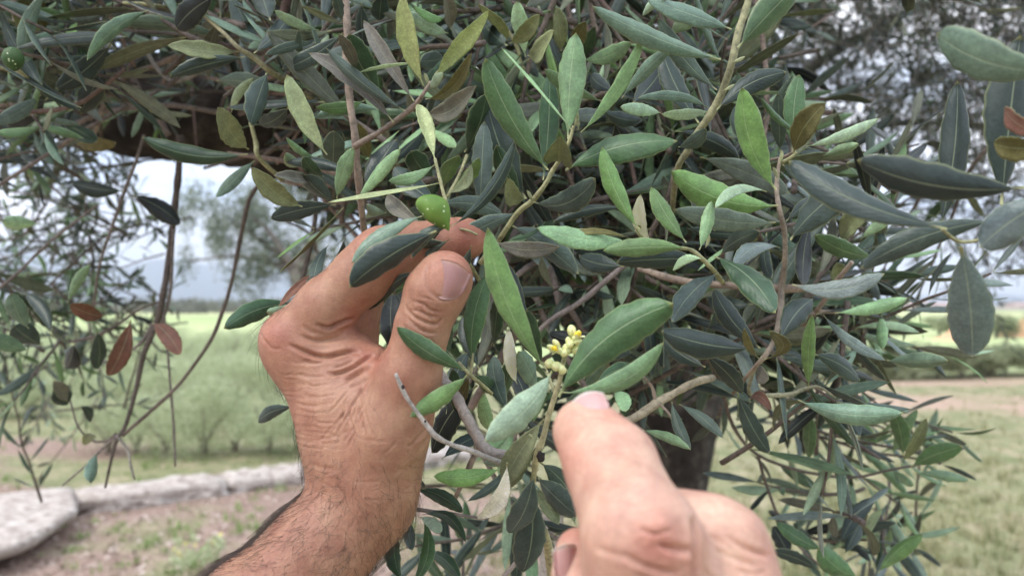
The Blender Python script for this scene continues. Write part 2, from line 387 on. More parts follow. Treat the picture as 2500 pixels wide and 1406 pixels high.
# mountains on the skyline
def ridge(name, dist, prof, seed, color, depth):
    a = np.radians(np.linspace(-65, 65, 260)); rows = 14
    k = np.linspace(0, 1, rows)
    Az, K = np.meshgrid(a, k, indexing='ij')
    top = np.interp(np.degrees(a), *prof)[:, None]*dist/1000.0
    nz = fbm(np.degrees(Az)*0.35+7, K*2+seed, seed, 5)
    rr = dist + depth*K
    z = top*np.sin(np.pi*K*0.5)**1.0*(1+0.35*nz) - 2.0
    z = np.where(K == 0, -3.0, z)
    V = np.stack((rr*np.sin(Az), rr*np.cos(Az), z), -1).reshape(-1, 3)
    i, j = np.meshgrid(np.arange(len(a)-1), np.arange(rows-1), indexing='ij')
    q = (i*rows+j).ravel(); Q = np.stack((q, q+rows, q+rows+1, q+1), 1)
    m, nt, N, L, bs = nodes_of(name)
    c = ramp_n(N, L, noise_n(N, L, 0.006, 6, 0.6), [(0.3, tuple(0.7*x for x in color)), (0.7, tuple(1.3*x for x in color))])
    L.new(c, bs.inputs['Base Color']); bs.inputs['Roughness'].default_value = 1.0
    obj(name, new_mesh(name, V, Q), m, kind='structure')
ridge('mountains', 3200, ([-65, -40, -33, -25, -20, -14, -5, 5, 15, 22, 28, 34, 65], [44, 56, 58, 50, 52, 44, 36, 28, 20, 15, 12, 10, 12]), 5, (0.07, 0.10, 0.11), 500)

# the air: thin haze over the whole land, mountains included
hz = bpy.data.materials.new('haze'); hz.use_nodes = True; hz.node_tree.nodes.clear()
ho = hz.node_tree.nodes.new('ShaderNodeOutputMaterial'); hv = hz.node_tree.nodes.new('ShaderNodeVolumePrincipled')
hv.inputs['Color'].default_value = (0.86, 0.92, 1.0, 1); hv.inputs['Density'].default_value = 0.00042; hv.inputs['Anisotropy'].default_value = 0.2
hz.node_tree.links.new(hv.outputs['Volume'], ho.inputs['Volume'])
bm = bmesh.new(); bmesh.ops.create_cube(bm, size=1.0)
for v in bm.verts: v.co = Vector((v.co.x*10400, v.co.y*10400, -6 if v.co.z < 0 else 300))
me = bpy.data.meshes.new('haze'); bm.to_mesh(me); bm.free()
obj('haze', me, hz, kind='stuff')

# ------------------------------------------------------------------ far fields: tree line, buildings, mounds
FOLIAGE = {}
def foliage_mat(name, cA, cB, cC, scale=14):
    m, nt, N, L, bs = nodes_of(name)
    g = N.new('ShaderNodeNewGeometry'); n = noise_n(N, L, scale, 2, 0.6, g.outputs['Position'])
    rnd = attr(N, 'rnd').outputs['Fac']
    c = ramp_n(N, L, math_n(N, L, 'ADD', math_n(N, L, 'MULTIPLY', n, 0.5), math_n(N, L, 'MULTIPLY', rnd, 0.5)), [(0.25, cA), (0.5, cB), (0.78, cC)])
    L.new(c, bs.inputs['Base Color']); bs.inputs['Roughness'].default_value = 0.6; bs.inputs['Specular IOR Level'].default_value = 0.3
    tr = N.new('ShaderNodeBsdfTranslucent'); L.new(c, tr.inputs['Color'])
    ms = N.new('ShaderNodeMixShader'); ms.inputs[0].default_value = 0.3
    o = [x for x in N if x.type == 'OUTPUT_MATERIAL'][0]
    L.new(bs.outputs[0], ms.inputs[1]); L.new(tr.outputs[0], ms.inputs[2]); L.new(ms.outputs[0], o.inputs['Surface'])
    return m
F_FAR = foliage_mat('far foliage', (0.12, 0.125, 0.10), (0.18, 0.185, 0.14), (0.25, 0.25, 0.19), 0.6)
F_SHRUB = foliage_mat('young leaves', (0.29, 0.34, 0.18), (0.45, 0.50, 0.29), (0.64, 0.68, 0.45), 3)
F_HEDGE = foliage_mat('bush leaves', (0.18, 0.215, 0.11), (0.29, 0.32, 0.18), (0.42, 0.44, 0.28), 2)
F_SILVER = foliage_mat('silver leaves', (0.10, 0.13, 0.085), (0.21, 0.245, 0.17), (0.38, 0.42, 0.32), 5)

def leaf_cloud(centres, radii, n, size, seed, elong=2.6, shell=0.35, kind='ellip'):
    """n little leaves (bent diamonds) through a set of ellipsoid clumps"""
    rg = np.random.default_rng(seed)
    centres = np.asarray(centres, float); radii = np.asarray(radii, float)
    vol = radii.prod(1)**0.8; pick = rg.choice(len(centres), n, p=vol/vol.sum())
    dirs = unit(rg.normal(size=(n, 3))); r = shell+(1-shell)*rg.random(n)**0.5; r = r*(1+0.12*rg.normal(size=n))
    p = centres[pick] + dirs*r[:, None]*radii[pick]
    a = unit(rg.normal(size=(n, 3))+dirs*0.6+np.array((0, 0, 0.2))); b = unit(np.cross(a, rg.normal(size=(n, 3)))); c = np.cross(a, b)
    s = size*(0.6+0.8*rg.random(n))[:, None]
    v0 = p-a*s; v2 = p+a*s; v1 = p+b*s/elong+c*s*0.12; v3 = p-b*s/elong+c*s*0.12
    V = np.stack((v0, v1, v2, v3), 1).reshape(-1, 3); Q = np.arange(4*n).reshape(n, 4)
    return V, Q, np.repeat(rg.random(n), 4)

V, Q, r = [], [], []
rg = np.random.default_rng(3)
cs, rs = [], []
for k in range(150):
    a = math.radians(rg.uniform(-42, 12) if k < 105 else rg.uniform(12, 42)); d_ = rg.uniform(150, 210) if k < 105 else rg.uniform(500, 600)
    h = rg.uniform(1.2, 2.0) if k < 105 else rg.uniform(1.8, 3.0)
    cs.append((d_*math.sin(a), d_*math.cos(a), h*0.7)); rs.append((rg.uniform(3, 7), rg.uniform(2, 4), h))
V, Q, r = leaf_cloud(cs, rs, 26000, 0.42, 5, 1.8)
obj('distant_treeline', new_mesh('distant_treeline', V, Q, False, {'rnd': r}), F_FAR, kind='stuff', label='hazy strip of low trees along the far edge of the fields')

def plain_mat(name, col, rough=0.8, var=0.15, scale=5):
    m, nt, N, L, bs = nodes_of(name)
    c = ramp_n(N, L, noise_n(N, L, scale, 5, 0.6), [(0.3, tuple(x*(1-var) for x in col)), (0.7, tuple(min(1, x*(1+var)) for x in col))])
    L.new(c, bs.inputs['Base Color']); bs.inputs['Roughness'].default_value = rough; return m
def box_mesh(name, x0, x1, y0, y1, z0, z1, bevel=0.0):
    bm = bmesh.new(); bmesh.ops.create_cube(bm, size=1.0)
    for v in bm.verts:
        v.co = Vector((x0 if v.co.x < 0 else x1, y0 if v.co.y < 0 else y1, z0 if v.co.z < 0 else z1))
    if bevel: bmesh.ops.bevel(bm, geom=bm.edges[:], offset=bevel, segments=2, affect='EDGES')
    me = bpy.data.meshes.new(name); bm.to_mesh(me); bm.free(); return me
import bmesh
WALLC = plain_mat('far wall render', (0.62, 0.52, 0.48)); ROOFC = plain_mat('far roof tiles', (0.50, 0.36, 0.32)); DARK = plain_mat('dark opening', (0.05, 0.05, 0.055))
def far_building(px0, px1, dist, h, label, wallm=WALLC, ridge_h=0.8):
    a0, a1 = P(px0, 745, dist), P(px1, 745, dist)
    cx, cy = (a0[0]+a1[0])/2, (a0[1]+a1[1])/2; w = abs(a1[0]-a0[0])/2
    t = thing('farm_building', label, 'building', (cx, cy, 0))
    obj('wall', box_mesh('wall', cx-w, cx+w, cy-4, cy+4, -0.2, h), wallm, t)
    V = [(cx-w-.4, cy-4.5, h), (cx+w+.4, cy-4.5, h), (cx+w+.4, cy, h+ridge_h), (cx-w-.4, cy, h+ridge_h), (cx-w-.4, cy+4.5, h), (cx+w+.4, cy+4.5, h)]
    obj('roof', new_mesh('roof', V, [np.array([[0, 1, 2, 3], [3, 2, 5, 4], [0, 4, 5, 1]]), np.array([[0, 3, 4], [1, 5, 2]])], False), ROOFC, t)
    k = max(2, int(w/3))
    for q in range(k):
        x = cx-w+(q+0.5)*2*w/k
        obj('window', box_mesh('window', x-.6, x+.6, cy-4.03, cy-3.9, h*0.35, h*0.75), DARK, t)
far_building(2212, 2330, 330, 1.7, 'long low pale farm building on the horizon between the leaves on the right')
far_building(2470, 2560, 300, 1.6, 'pale farm building on the horizon at the right edge of the picture')

def mound(px, py, w, h, label):
    g = G(px, py); rg = np.random.default_rng(int(px))
    n = 26; a, b = np.meshgrid(np.linspace(-1.2, 1.2, n), np.linspace(-1.2, 1.2, n), indexing='ij')
    z = h*np.exp(-2.2*(a*a+b*b))*(1+0.3*fbm(a*3+px, b*3, 4)) - 0.03
    V = np.stack((g[0]+a*w, g[1]+b*w*0.8, z), -1).reshape(-1, 3)
    i, j = np.meshgrid(np.arange(n-1), np.arange(n-1), indexing='ij'); q = (i*n+j).ravel()
    o = obj('earth_mound', new_mesh('earth_mound', V, np.stack((q, q+n, q+n+1, q+1), 1)), MOUND, label=label, cat='mound')
MOUND = plain_mat('orange earth', (0.66, 0.36, 0.20), 0.95, 0.3, 6)
mound(2345, 828, 1.0, 0.62, 'mound of orange earth in the green field behind the big hanging leaf')
mound(2500, 822, 1.2, 0.8, 'mound of orange earth in the field at the right edge')

# ------------------------------------------------------------------ bushes and young trees
def tree_mesh_set(seed, n, size, h, w, clumps=9, dist_scale=1.0):
    rg = np.random.default_rng(seed); cs, rs = [], []
    for k in range(clumps):
        f = rg.random(); a = rg.uniform(0, 6.28); q = rg.random()**0.5*w*0.62
        cs.append((q*math.cos(a), q*math.sin(a), h*(0.35+0.5*f))); s = w*rg.uniform(0.32, 0.55)*(1-0.3*f); rs.append((s, s, s*rg.uniform(0.7, 1.1)))
    V, Q, r = leaf_cloud(cs, rs, n, size, seed, 2.8, 0.2)
    V[:, 2] = np.maximum(V[:, 2], 0.04)
    crown = new_mesh('crown', V, Q, False, {'rnd': r})
    B = Bag()
    for k in range(5):
        a = rg.uniform(0, 6.28); e = np.array((0.45*w*math.cos(a), 0.45*w*math.sin(a), h*rg.uniform(.5, .8)))
        B.add(*tube_arrays([np.zeros(3)-(0, 0, .05), e*(0.2, 0.2, 0.4), e], [0.03*h, 0.02*h, 0.006*h], 6, (0.20, 0.16, 0.13), seed=k))
    trunk = B.mesh('trunk')
    return crown, trunk
YOUNG = [tree_mesh_set(40+k, 5200, 0.022, 1.10, 0.95, 14) for k in range(4)]
BUSH = [tree_mesh_set(60+k, 2600, 0.045, 0.85, 0.95, 9) for k in range(4)]
def plant(name, kindset, k, g, s, rz, label, cat, mat, group, squash=1.0):
    t = thing(name, label, cat, (g[0], g[1], float(ground_z(np.array(g[0]), np.array(g[1])))-0.01), group); t.rotation_euler = (0, 0, rz); t.scale = (s, s, s*squash)
    for nm, me, mt in (('crown', kindset[k][0], mat), ('trunk', kindset[k][1], TWIG)):
        o = bpy.data.objects.new(nm, me); COL.objects.link(o); o.parent = t
        if not me.materials: me.materials.append(mt)
ORD = ['first', 'second', 'third', 'fourth', 'fifth', 'sixth', 'seventh', 'eighth', 'ninth', 'tenth', 'eleventh', 'twelfth', 'thirteenth', 'fourteenth', 'fifteenth', 'sixteenth', 'seventeenth', 'eighteenth']
rg = np.random.default_rng(8)
rows = [(1108, 8.9, -110, 780, 11, 'nearest'), (1010, 11.0, -120, 780, 12, 'second'), (950, 14.0, -130, 780, 13, 'third'), (905, 18.5, -130, 780, 14, 'fourth'), (868, 25.0, -140, 800, 17, 'farthest')]
for ri, (py, dd, x0, x1, n, nm) in enumerate(rows):
    for k in range(n):
        px = x0+(x1-x0)*(k+0.5)/n + rg.uniform(-14, 14)
        if ri == 0 and px < 240: continue
        g = G(px, py+rg.uniform(-10, 10))
        plant('young_tree', YOUNG, int(rg.integers(4)), g, rg.uniform(0.75, 1.15)*(0.70 if ri == 0 else 0.74 if ri < 3 else 0.9), rg.uniform(0, 6), f'pale green young tree, {ORD[k]} from the left in the {nm} row behind the low wall', 'young tree', F_SHRUB, 'young trees in rows in the field', 0.90)
for k in range(9):
    px = 2060+k*58+rg.uniform(-8, 8); g = G(px, 925-0.012*(px-2060)*1.6+rg.uniform(-4, 4))
    plant('bush', BUSH, int(rg.integers(4)), g, rg.uniform(0.9, 1.1), rg.uniform(0, 6), f'grey green bush, {ORD[k]} from the left in the hedge row beyond the red earth track', 'bush', F_HEDGE, 'bushes of the hedge row', 0.72)
for k in range(5):
    px = 1560+k*120+rg.uniform(-20, 20); g = G(px, 905+rg.uniform(-8, 8))
    plant('bush', BUSH, int(rg.integers(4)), g, rg.uniform(0.9, 1.15), rg.uniform(0, 6), f'dull green bush beyond the olive trunk, {ORD[k]} from the left', 'bush', F_HEDGE, 'bushes beyond the trunk')
for k in range(6):
    px = 2110+k*85+rg.uniform(-14, 14); g = G(px, 822+rg.uniform(-6, 6))
    plant('bush', BUSH, int(rg.integers(4)), g, rg.uniform(1.2, 1.9), rg.uniform(0, 6), f'bright green bush, {ORD[k]} from the left in the far field on the right', 'bush', F_SHRUB, 'bushes in the far field', 0.7)

# the feathery olive tree behind, to the left of the hand
g = G(800, 1165)
t = thing('olive_tree', 'silvery olive tree with a feathery blurred crown beyond the hand on the left', 'olive tree', (g[0], g[1], 0))
c0 = P(690, 560, 7.0); rgl = np.random.default_rng(12); cs, rs = [], []
for k in range(22):
    v = unit(rgl.normal(size=3)); q = rgl.random()**0.4
    cs.append(c0+v*q*np.array((0.62, 0.6, 0.62))+np.array((0.12, 0.1, 0.05))); s = rgl.uniform(0.14, 0.28); rs.append((s, s, s*1.2))
for k in range(9):   # trails hanging on the left
    q = P(rgl.uniform(450, 560), rgl.uniform(480, 700), rgl.uniform(6.6, 7.3)); cs.append(q); rs.append((0.10, 0.10, 0.22))
V, Q, r = leaf_cloud(cs, rs, 15000, 0.024, 77, 3.6, 0.1)
obj('crown', new_mesh('crown', V, Q, False, {'rnd': r}), F_SILVER, t)
Bt = Bag(); base = np.array((g[0], g[1], -0.05))
Bt.add(*tube_arrays([base, base+(0.02, 0, 0.5), base+(-0.05, 0, 1.0), c0+(0.1, 0, -0.35)], [0.13, 0.10, 0.085, 0.05], 10, (0.22, 0.19, 0.16)))
obj('trunk', Bt.mesh('trunk'), TWIG, t)
for k in range(7):
    e = cs[int(rgl.integers(len(cs)))]; s0 = c0+(0.1, 0, -0.35)
    V, F, ti = tube_arrays([s0, s0*0.5+np.array(e)*0.5+(0, 0, 0.08), e], [0.035, 0.018, 0.006], 6, (0.22, 0.19, 0.16), seed=k)
    obj('branch', new_mesh('branch', V, F, True, {'tint': ti}), TWIG, t)

# ------------------------------------------------------------------ low wall and broken slab
m, nt, N, L, bs = nodes_of('weathered concrete')
pos = N.new('ShaderNodeNewGeometry').outputs['Position']
n1 = noise_n(N, L, 13, 7, 0.72, pos); n2 = noise_n(N, L, 80, 4, 0.7, pos); n3 = noise_n(N, L, 2.2, 3, 0.5, pos)
c = ramp_n(N, L, n1, [(0.30, (0.15, 0.11, 0.085)), (0.46, (0.42, 0.35, 0.30)), (0.70, (0.74, 0.67, 0.60))])
c = mix_n(N, L, 1.0, c, ramp_n(N, L, n2, [(0.3, 0.62), (0.7, 1.28)]), 'MULTIPLY')
c = mix_n(N, L, ramp_n(N, L, n3, [(0.5, 0.0), (0.75, 0.5)]), c, (0.36, 0.27, 0.20))
L.new(c, bs.inputs['Base Color']); bs.inputs['Roughness'].default_value = 0.95
bump_n(N, L, math_n(N, L, 'ADD', n1, math_n(N, L, 'MULTIPLY', n2, 0.5)), 0.9, 0.02, bs)
CONC = m
def rough_block(name, pts, z0, z1, seed, amp=0.02):
    """an irregular block over a quad footprint pts (4 xy points, counter-clockwise)"""
    nx, ny, nz = 10, 5, 4
    rg = np.random.default_rng(seed)
    bm = bmesh.new()
    bmesh.ops.create_cube(bm, size=1.0); bmesh.ops.subdivide_edges(bm, edges=bm.edges[:], cuts=9, use_grid_fill=True)
    p = [np.array(q, float) for q in pts]
    for v in bm.verts:
        a, b, c_ = v.co.x+.5, v.co.y+.5, v.co.z+.5
        xy = (p[0]*(1-a)+p[1]*a)*(1-b)+(p[3]*(1-a)+p[2]*a)*b
        # rounded upper edge
        ez = (z1-z0)*c_
        rim = max(abs(v.co.x), abs(v.co.y))*2
        if c_ > 0.7: ez -= 0.16*(z1-z0)*max(0, 2*abs(v.co.y)-0.7)/0.3 + 0.05*(z1-z0)*max(0, 2*abs(v.co.x)-0.8)/0.2
        cen = (p[0]+p[2])/2
        xy = cen+(xy-cen)*(1-0.03*max(0, c_-0.5))
        q = np.array((xy[0], xy[1], z0+ez))
        nn = np.array([float(fbm(np.array(q[0]*12+k*13.1), np.array(q[1]*12+q[2]*14), seed+k)) for k in range(3)])
        v.co = Vector(q+nn*amp)
    me = bpy.data.meshes.new(name); bm.to_mesh(me); bm.free()
    me.polygons.foreach_set('use_smooth', np.ones(len(me.polygons), bool)); return me
wl = thing('low_wall', 'crumbling low concrete and stone wall running behind the hairy forearm', 'wall', G(450, 1230))
L0, L1 = G(185, 1262)[:2], G(800, 1178)[:2]
dirv = (L1-L0)/np.linalg.norm(L1-L0); nrm = np.array((-dirv[1], dirv[0])); tot = np.linalg.norm(L1-L0)
cuts = [0]; rg = np.random.default_rng(4)
while cuts[-1] < tot+1.4: cuts.append(cuts[-1]+rg.uniform(0.45, 1.1))
for k in range(len(cuts)-1):
    a, b = L0+dirv*(cuts[k]+0.001), L0+dirv*(cuts[k+1]-0.001)
    wdt = 0.42+rg.uniform(-.03, .03); off = rg.uniform(-.02, .02)
    obj('stone', rough_block('stone', [a+nrm*off, b+nrm*off, b+nrm*(wdt+off), a+nrm*(wdt+off)], -0.08, 0.125+rg.uniform(-.012, .012), 10+k, 0.026), CONC, wl)
sl = thing('concrete_slab', 'broken concrete slab with a dark hollow under its front edge, at the left', 'slab', G(60, 1290))
S = [G(-330, 1420, 0.16)[:2], G(60, 1325, 0.16)[:2], G(192, 1245, 0.16)[:2], G(175, 1185, 0.16)[:2], G(-60, 1215, 0.16)[:2], G(-420, 1290, 0.16)[:2]]
def slab(name, S, z0, z1, seed, amp):
    cen = sum(S)/len(S); rings = [0.0, 0.35, 0.7, 0.93, 1.0]; n = 60
    per = []
    for k in range(n):
        f = k/n*len(S); a, b = S[int(f) % len(S)], S[(int(f)+1) % len(S)]; per.append(a*(1-f % 1)+b*(f % 1))
    per = np.array(per); rgx = np.random.default_rng(seed)
    per += (rgx.normal(0, amp, per.shape)+np.roll(rgx.normal(0, amp, per.shape), 1, 0))*0.7
    V = []; 
    for z, rs_ in ((z1, rings), (z0, rings[::-1])):
        for r_ in rs_:
            q = cen+(per-cen)*r_*(1.0 if z == z1 or r_ < 1 else 0.96); zz = z-(0.018 if r_ == 1 else 0)*(1 if z == z1 else -1)+0.012*fbm(q[:, 0]*5, q[:, 1]*5, 9)
            V.append(np.column_stack((q, zz)))
    R_n = len(V); V = np.vstack(V)
    i, j = np.meshgrid(np.arange(R_n-1), np.arange(n), indexing='ij'); j2 = (j+1) % n
    Q = np.stack(((i*n+j).ravel(), ((i+1)*n+j).ravel(), ((i+1)*n+j2).ravel(), (i*n+j2).ravel()), 1)
    return new_mesh(name, V, Q)
obj('slab_plate', slab('slab_plate', S, 0.09, 0.17, 3, 0.006), CONC, sl)
cen = sum(S)/len(S)
obj('footing', slab('footing', [cen+(q-cen)*0.72+np.array((-.05, .25)) for q in S], -0.05, 0.088, 5, 0.012), CONC, sl)

# ------------------------------------------------------------------ grass, weeds, small stones
def blades(name, pts, h, w, per, seed, cols, label):
    rg = np.random.default_rng(seed); n = len(pts)*per
    p = np.repeat(pts, per, 0) + np.column_stack((rg.normal(0, 0.022, (n, 2)), np.zeros(n)))
    p[:, 2] = ground_z(p[:, 0], p[:, 1])-0.005
    hh = h*(0.4+0.9*rg.random(n))*np.repeat(0.6+0.8*rg.random(len(pts)), per); a = rg.uniform(0, 6.28, n); ln = rg.uniform(0.15, 0.9, n)
    d = np.column_stack((np.cos(a), np.sin(a), np.zeros(n))); s = np.column_stack((-np.sin(a), np.cos(a), np.zeros(n)))
    ww = (w*(0.6+0.8*rg.random(n)))[:, None]
    up = np.array((0, 0, 1.0))
    m1 = p+up*(hh*0.55)[:, None]+d*(hh*ln*0.2)[:, None]; t = p+up*(hh*(1-0.25*ln))[:, None]+d*(hh*ln*0.6)[:, None]
    V = np.stack((p-s*ww, p+s*ww, m1+s*ww*0.8, m1-s*ww*0.8, t), 1).reshape(-1, 3)
    b = np.arange(n)*5
    Q = np.stack((b, b+1, b+2, b+3), 1); T3 = np.stack((b+3, b+2, b+4), 1)
    r = np.repeat(rg.random(n), 5)
    obj(name, new_mesh(name, V, [Q, T3], False, {'rnd': r}), foliage_mat(name, *cols, 1.1), kind='stuff', label=label)
def scatter(n, px0, px1, py0, py1, keep, seed):
    rg = np.random.default_rng(seed); out_ = []
    px = rg.uniform(px0, px1, n); py = rg.uniform(py0, py1, n)
    v = np.stack(((px-1250)/FPX, -(py-703)/FPX, -np.ones(n)), 1)@ROT.T; t = -CAM_H/v[:, 2]
    g = CP+v*t[:, None]; g[:, 2] = 0
    k = keep(g[:, 0], g[:, 1], rg.random(n)); return g[k]
gr = scatter(7200, -400, 2900, 905, 1700, lambda x, y, r: (r < (1-0.90*dirt_amount(x, y))) & (x > -0.7), 31)
blades('dry_grass', gr, 0.085, 0.0026, 13, 5, ((0.13, 0.16, 0.06), (0.30, 0.29, 0.14), (0.54, 0.46, 0.31)), 'dry pale grass covering the ground on the right')
gr = scatter(3200, -400, 1300, 990, 1700, lambda x, y, r: (r < (0.42-0.36*dirt_amount(x, y)+0.3*np.clip(fbm(x*1.3, y*1.3, 9), -1, 1))) & (x < 0.4), 32)
blades('green_weeds', gr, 0.06, 0.0042, 12, 6, ((0.12, 0.19, 0.05), (0.24, 0.33, 0.11), (0.42, 0.48, 0.22)), 'green weeds growing in patches on the red earth at the left')
gs = scatter(5200, -400, 1500, 1180, 1700, lambda x, y, r: r < 0.25+0.75*dirt_amount(x, y), 33)
gs2 = scatter(1500, 1500, 2900, 950, 1700, lambda x, y, r: r < 0.1+0.6*dirt_amount(x, y), 34)
gs = np.vstack((gs, gs2)); n = len(gs); rg = np.random.default_rng(2)
ico = np.array([(0, 0, 1), (1, 0, 0), (0, 1, 0), (-1, 0, 0), (0, -1, 0), (0, 0, -1)], float); fc = np.array([(0, 1, 2), (0, 2, 3), (0, 3, 4), (0, 4, 1), (5, 2, 1), (5, 3, 2), (5, 4, 3), (5, 1, 4)])
sz = 0.004+0.016*rg.random(n)**3
gs[:, 2] = ground_z(gs[:, 0], gs[:, 1])+sz*0.2
V = (gs[:, None]+ico[None]*sz[:, None, None]*rg.uniform(0.6, 1.3, (n, 6, 3))*np.array((1.2, 1.2, 0.7))).reshape(-1, 3)
F = (fc[None]+(np.arange(n)*6)[:, None, None]).reshape(-1, 3)
obj('gravel', new_mesh('gravel', V, F, False), plain_mat('pebbles', (0.52, 0.42, 0.36), 0.9, 0.45, 30), kind='stuff', label='small pale stones strewn over the red earth')

# dry fallen leaves on the bare earth
gl = np.vstack((scatter(5200, -400, 1500, 1170, 1700, lambda x, y, r: r < 0.95, 35), scatter(1500, 1500, 2900, 1000, 1700, lambda x, y, r: r < 0.5, 36)))
rg = np.random.default_rng(21); n = len(gl); a = rg.uniform(0, 6.28, n); l = rg.uniform(0.014, 0.028, n)
d = np.column_stack((np.cos(a), np.sin(a), rg.normal(0, .25, n)))*l[:, None]; s_ = np.column_stack((-np.sin(a), np.cos(a), rg.normal(0, .5, n)))*(l*0.24)[:, None]
gl[:, 2] = ground_z(gl[:, 0], gl[:, 1])+0.008
V = np.stack((gl-d, gl+s_+(0, 0, .003), gl+d, gl-s_+(0, 0, .003)), 1).reshape(-1, 3)
obj('leaf_litter', new_mesh('leaf_litter', V, np.arange(4*n).reshape(n, 4), False, {'rnd': np.repeat(rg.random(n), 4)}), foliage_mat('dry leaves', (0.07, 0.042, 0.028), (0.16, 0.105, 0.07), (0.42, 0.34, 0.26), 2), kind='stuff', label='dry fallen leaves on the brown earth')

# a weed with yellow flowers near the bottom edge, left
wg = G(470, 1392); t = thing('weed', 'small green weed with yellow flowers on the earth left of the forearm', 'weed', (wg[0], wg[1], 0))
B = Bag(); rg = np.random.default_rng(6); tips = []
for k in range(26):
    a = rg.uniform(0, 6.28); l = rg.uniform(0.08, 0.2); e = np.array((wg[0]+math.cos(a)*l*0.8, wg[1]+math.sin(a)*l*0.8, l*1.0)); tips.append(e)
    B.add(*tube_arrays([(wg[0], wg[1], -0.01), (wg[0]+math.cos(a)*l*.25, wg[1]+math.sin(a)*l*.25, l*.6), e], [0.0022, 0.0018, 0.001], 5, (0.30, 0.42, 0.16)))
obj('stem', B.mesh('stem'), TWIG, t)
V, Q, r = leaf_cloud([e*0.97 for e in tips], [(0.03, 0.03, 0.03)]*len(tips), 420, 0.014, 9, 2.2); V[:, 2] = np.maximum(V[:, 2], 0.004)
obj('leaves', new_mesh('leaves', V, Q, False, {'rnd': r}), F_SHRUB, t, kind='stuff')
YEL = plain_mat('yellow petals', (0.75, 0.66, 0.12), 0.6, 0.1, 40)
for e in tips[:9]:
    bm = bmesh.new(); bmesh.ops.create_icosphere(bm, subdivisions=1, radius=0.009)
    for v in bm.verts: v.co = Vector((v.co.x*1.2, v.co.y*1.2, v.co.z*0.5))+Vector(e)+Vector((0, 0, .006))
    me = bpy.data.meshes.new('flower'); bm.to_mesh(me); bm.free(); obj('flower', me, YEL, t)
# ------------------------------------------------------------------ the olive tree the hands are in
tb = P(1640, 1000, 1.6)
OT = thing('olive_tree', 'old olive tree whose leafy branches fill the picture, the one both hands reach into', 'olive tree', (tb[0], tb[1], 0))
def tube_obj(name, pxs, rad_px, tint=(0.30, 0.25, 0.20), seg=9, bumps=0.10, sub=4, seed=0, mat=None, parent=OT, label=None):
    a = np.array(pxs, float); r = np.array(rad_px, float)*a[:, 2]/FPX
    V, F, t = tube_arrays(Pn(a), r, seg, tint, bumps, sub, seed)
    o = obj(name, new_mesh(name, V, F, True, {'tint': t}), mat or TWIG, parent, label=label); return o

def limb(name, pts, rad, seed, amp=0.14, label=None):
    """thick gnarled wood: a tube whose surface is fluted and lumpy"""
    V, F, t = tube_arrays(pts, rad, 40, (1, 1, 1), 0.0, 10, seed)
    pts = np.asarray(pts, float)
    rr = float(np.mean(rad)); s = 1/rr
    nn = fbm(V[:, 0]*s*1.3+V[:, 1]*s*.7, V[:, 2]*s*0.7, seed, 4)*amp + 0.5*amp*fbm(V[:, 0]*s*5, V[:, 2]*s*2+V[:, 1]*s*4, seed+3, 3)
    # push outwards from the nearest point of the axis
    ax = np.array([pts[np.argmin(((pts-v)**2).sum(1))] for v in V])
    d = unit(V-ax); V = V+d*(nn*rr)[:, None]
    return obj(name, new_mesh(name, V, F, True, {'tint': t}), BARK, OT, label=label)
limb('trunk', [(tb[0]+0.02, tb[1]+0.05, -0.1), (tb[0]-0.01, tb[1], 0.45), P(1625, 1330, 1.6), P(1640, 1190, 1.6), P(1648, 1000, 1.6), P(1560, 850, 1.6), P(1400, 640, 1.5)],
     [0.16, 0.105, 0.062, 0.066, 0.095, 0.10, 0.085], 5, 0.16)
limb('limb', [P(1430, 680, 1.52), P(1220, 500, 1.42), P(950, 370, 1.24), P(700, 315, 1.08), P(480, 262, 1.02), P(270, 240, 1.06), P(40, 60, 1.3), P(-200, -300, 1.5)],
     [0.085, 0.082, 0.076, 0.066, 0.070, 0.060, 0.050, 0.035], 9, 0.18, 'dark thick limb reaching over to the upper left')
limb('limb', [P(520, 260, 1.10), P(560, 60, 1.15), P(620, -200, 1.3)], [0.06, 0.045, 0.035], 12, 0.15)
limb('limb', [P(1560, 880, 1.62), P(1660, 600, 1.9), P(1800, 330, 2.3), P(2050, 120, 2.7), P(2400, -60, 3.0), P(2800, -300, 3.3)],
     [0.075, 0.050, 0.026, 0.018, 0.012, 0.008], 15, 0.12)
limb('limb', [P(1800, 330, 2.3), P(2000, 330, 2.6), P(2250, 300, 2.9), P(2600, 330, 3.1)], [0.026, 0.018, 0.012, 0.008], 16, 0.1)

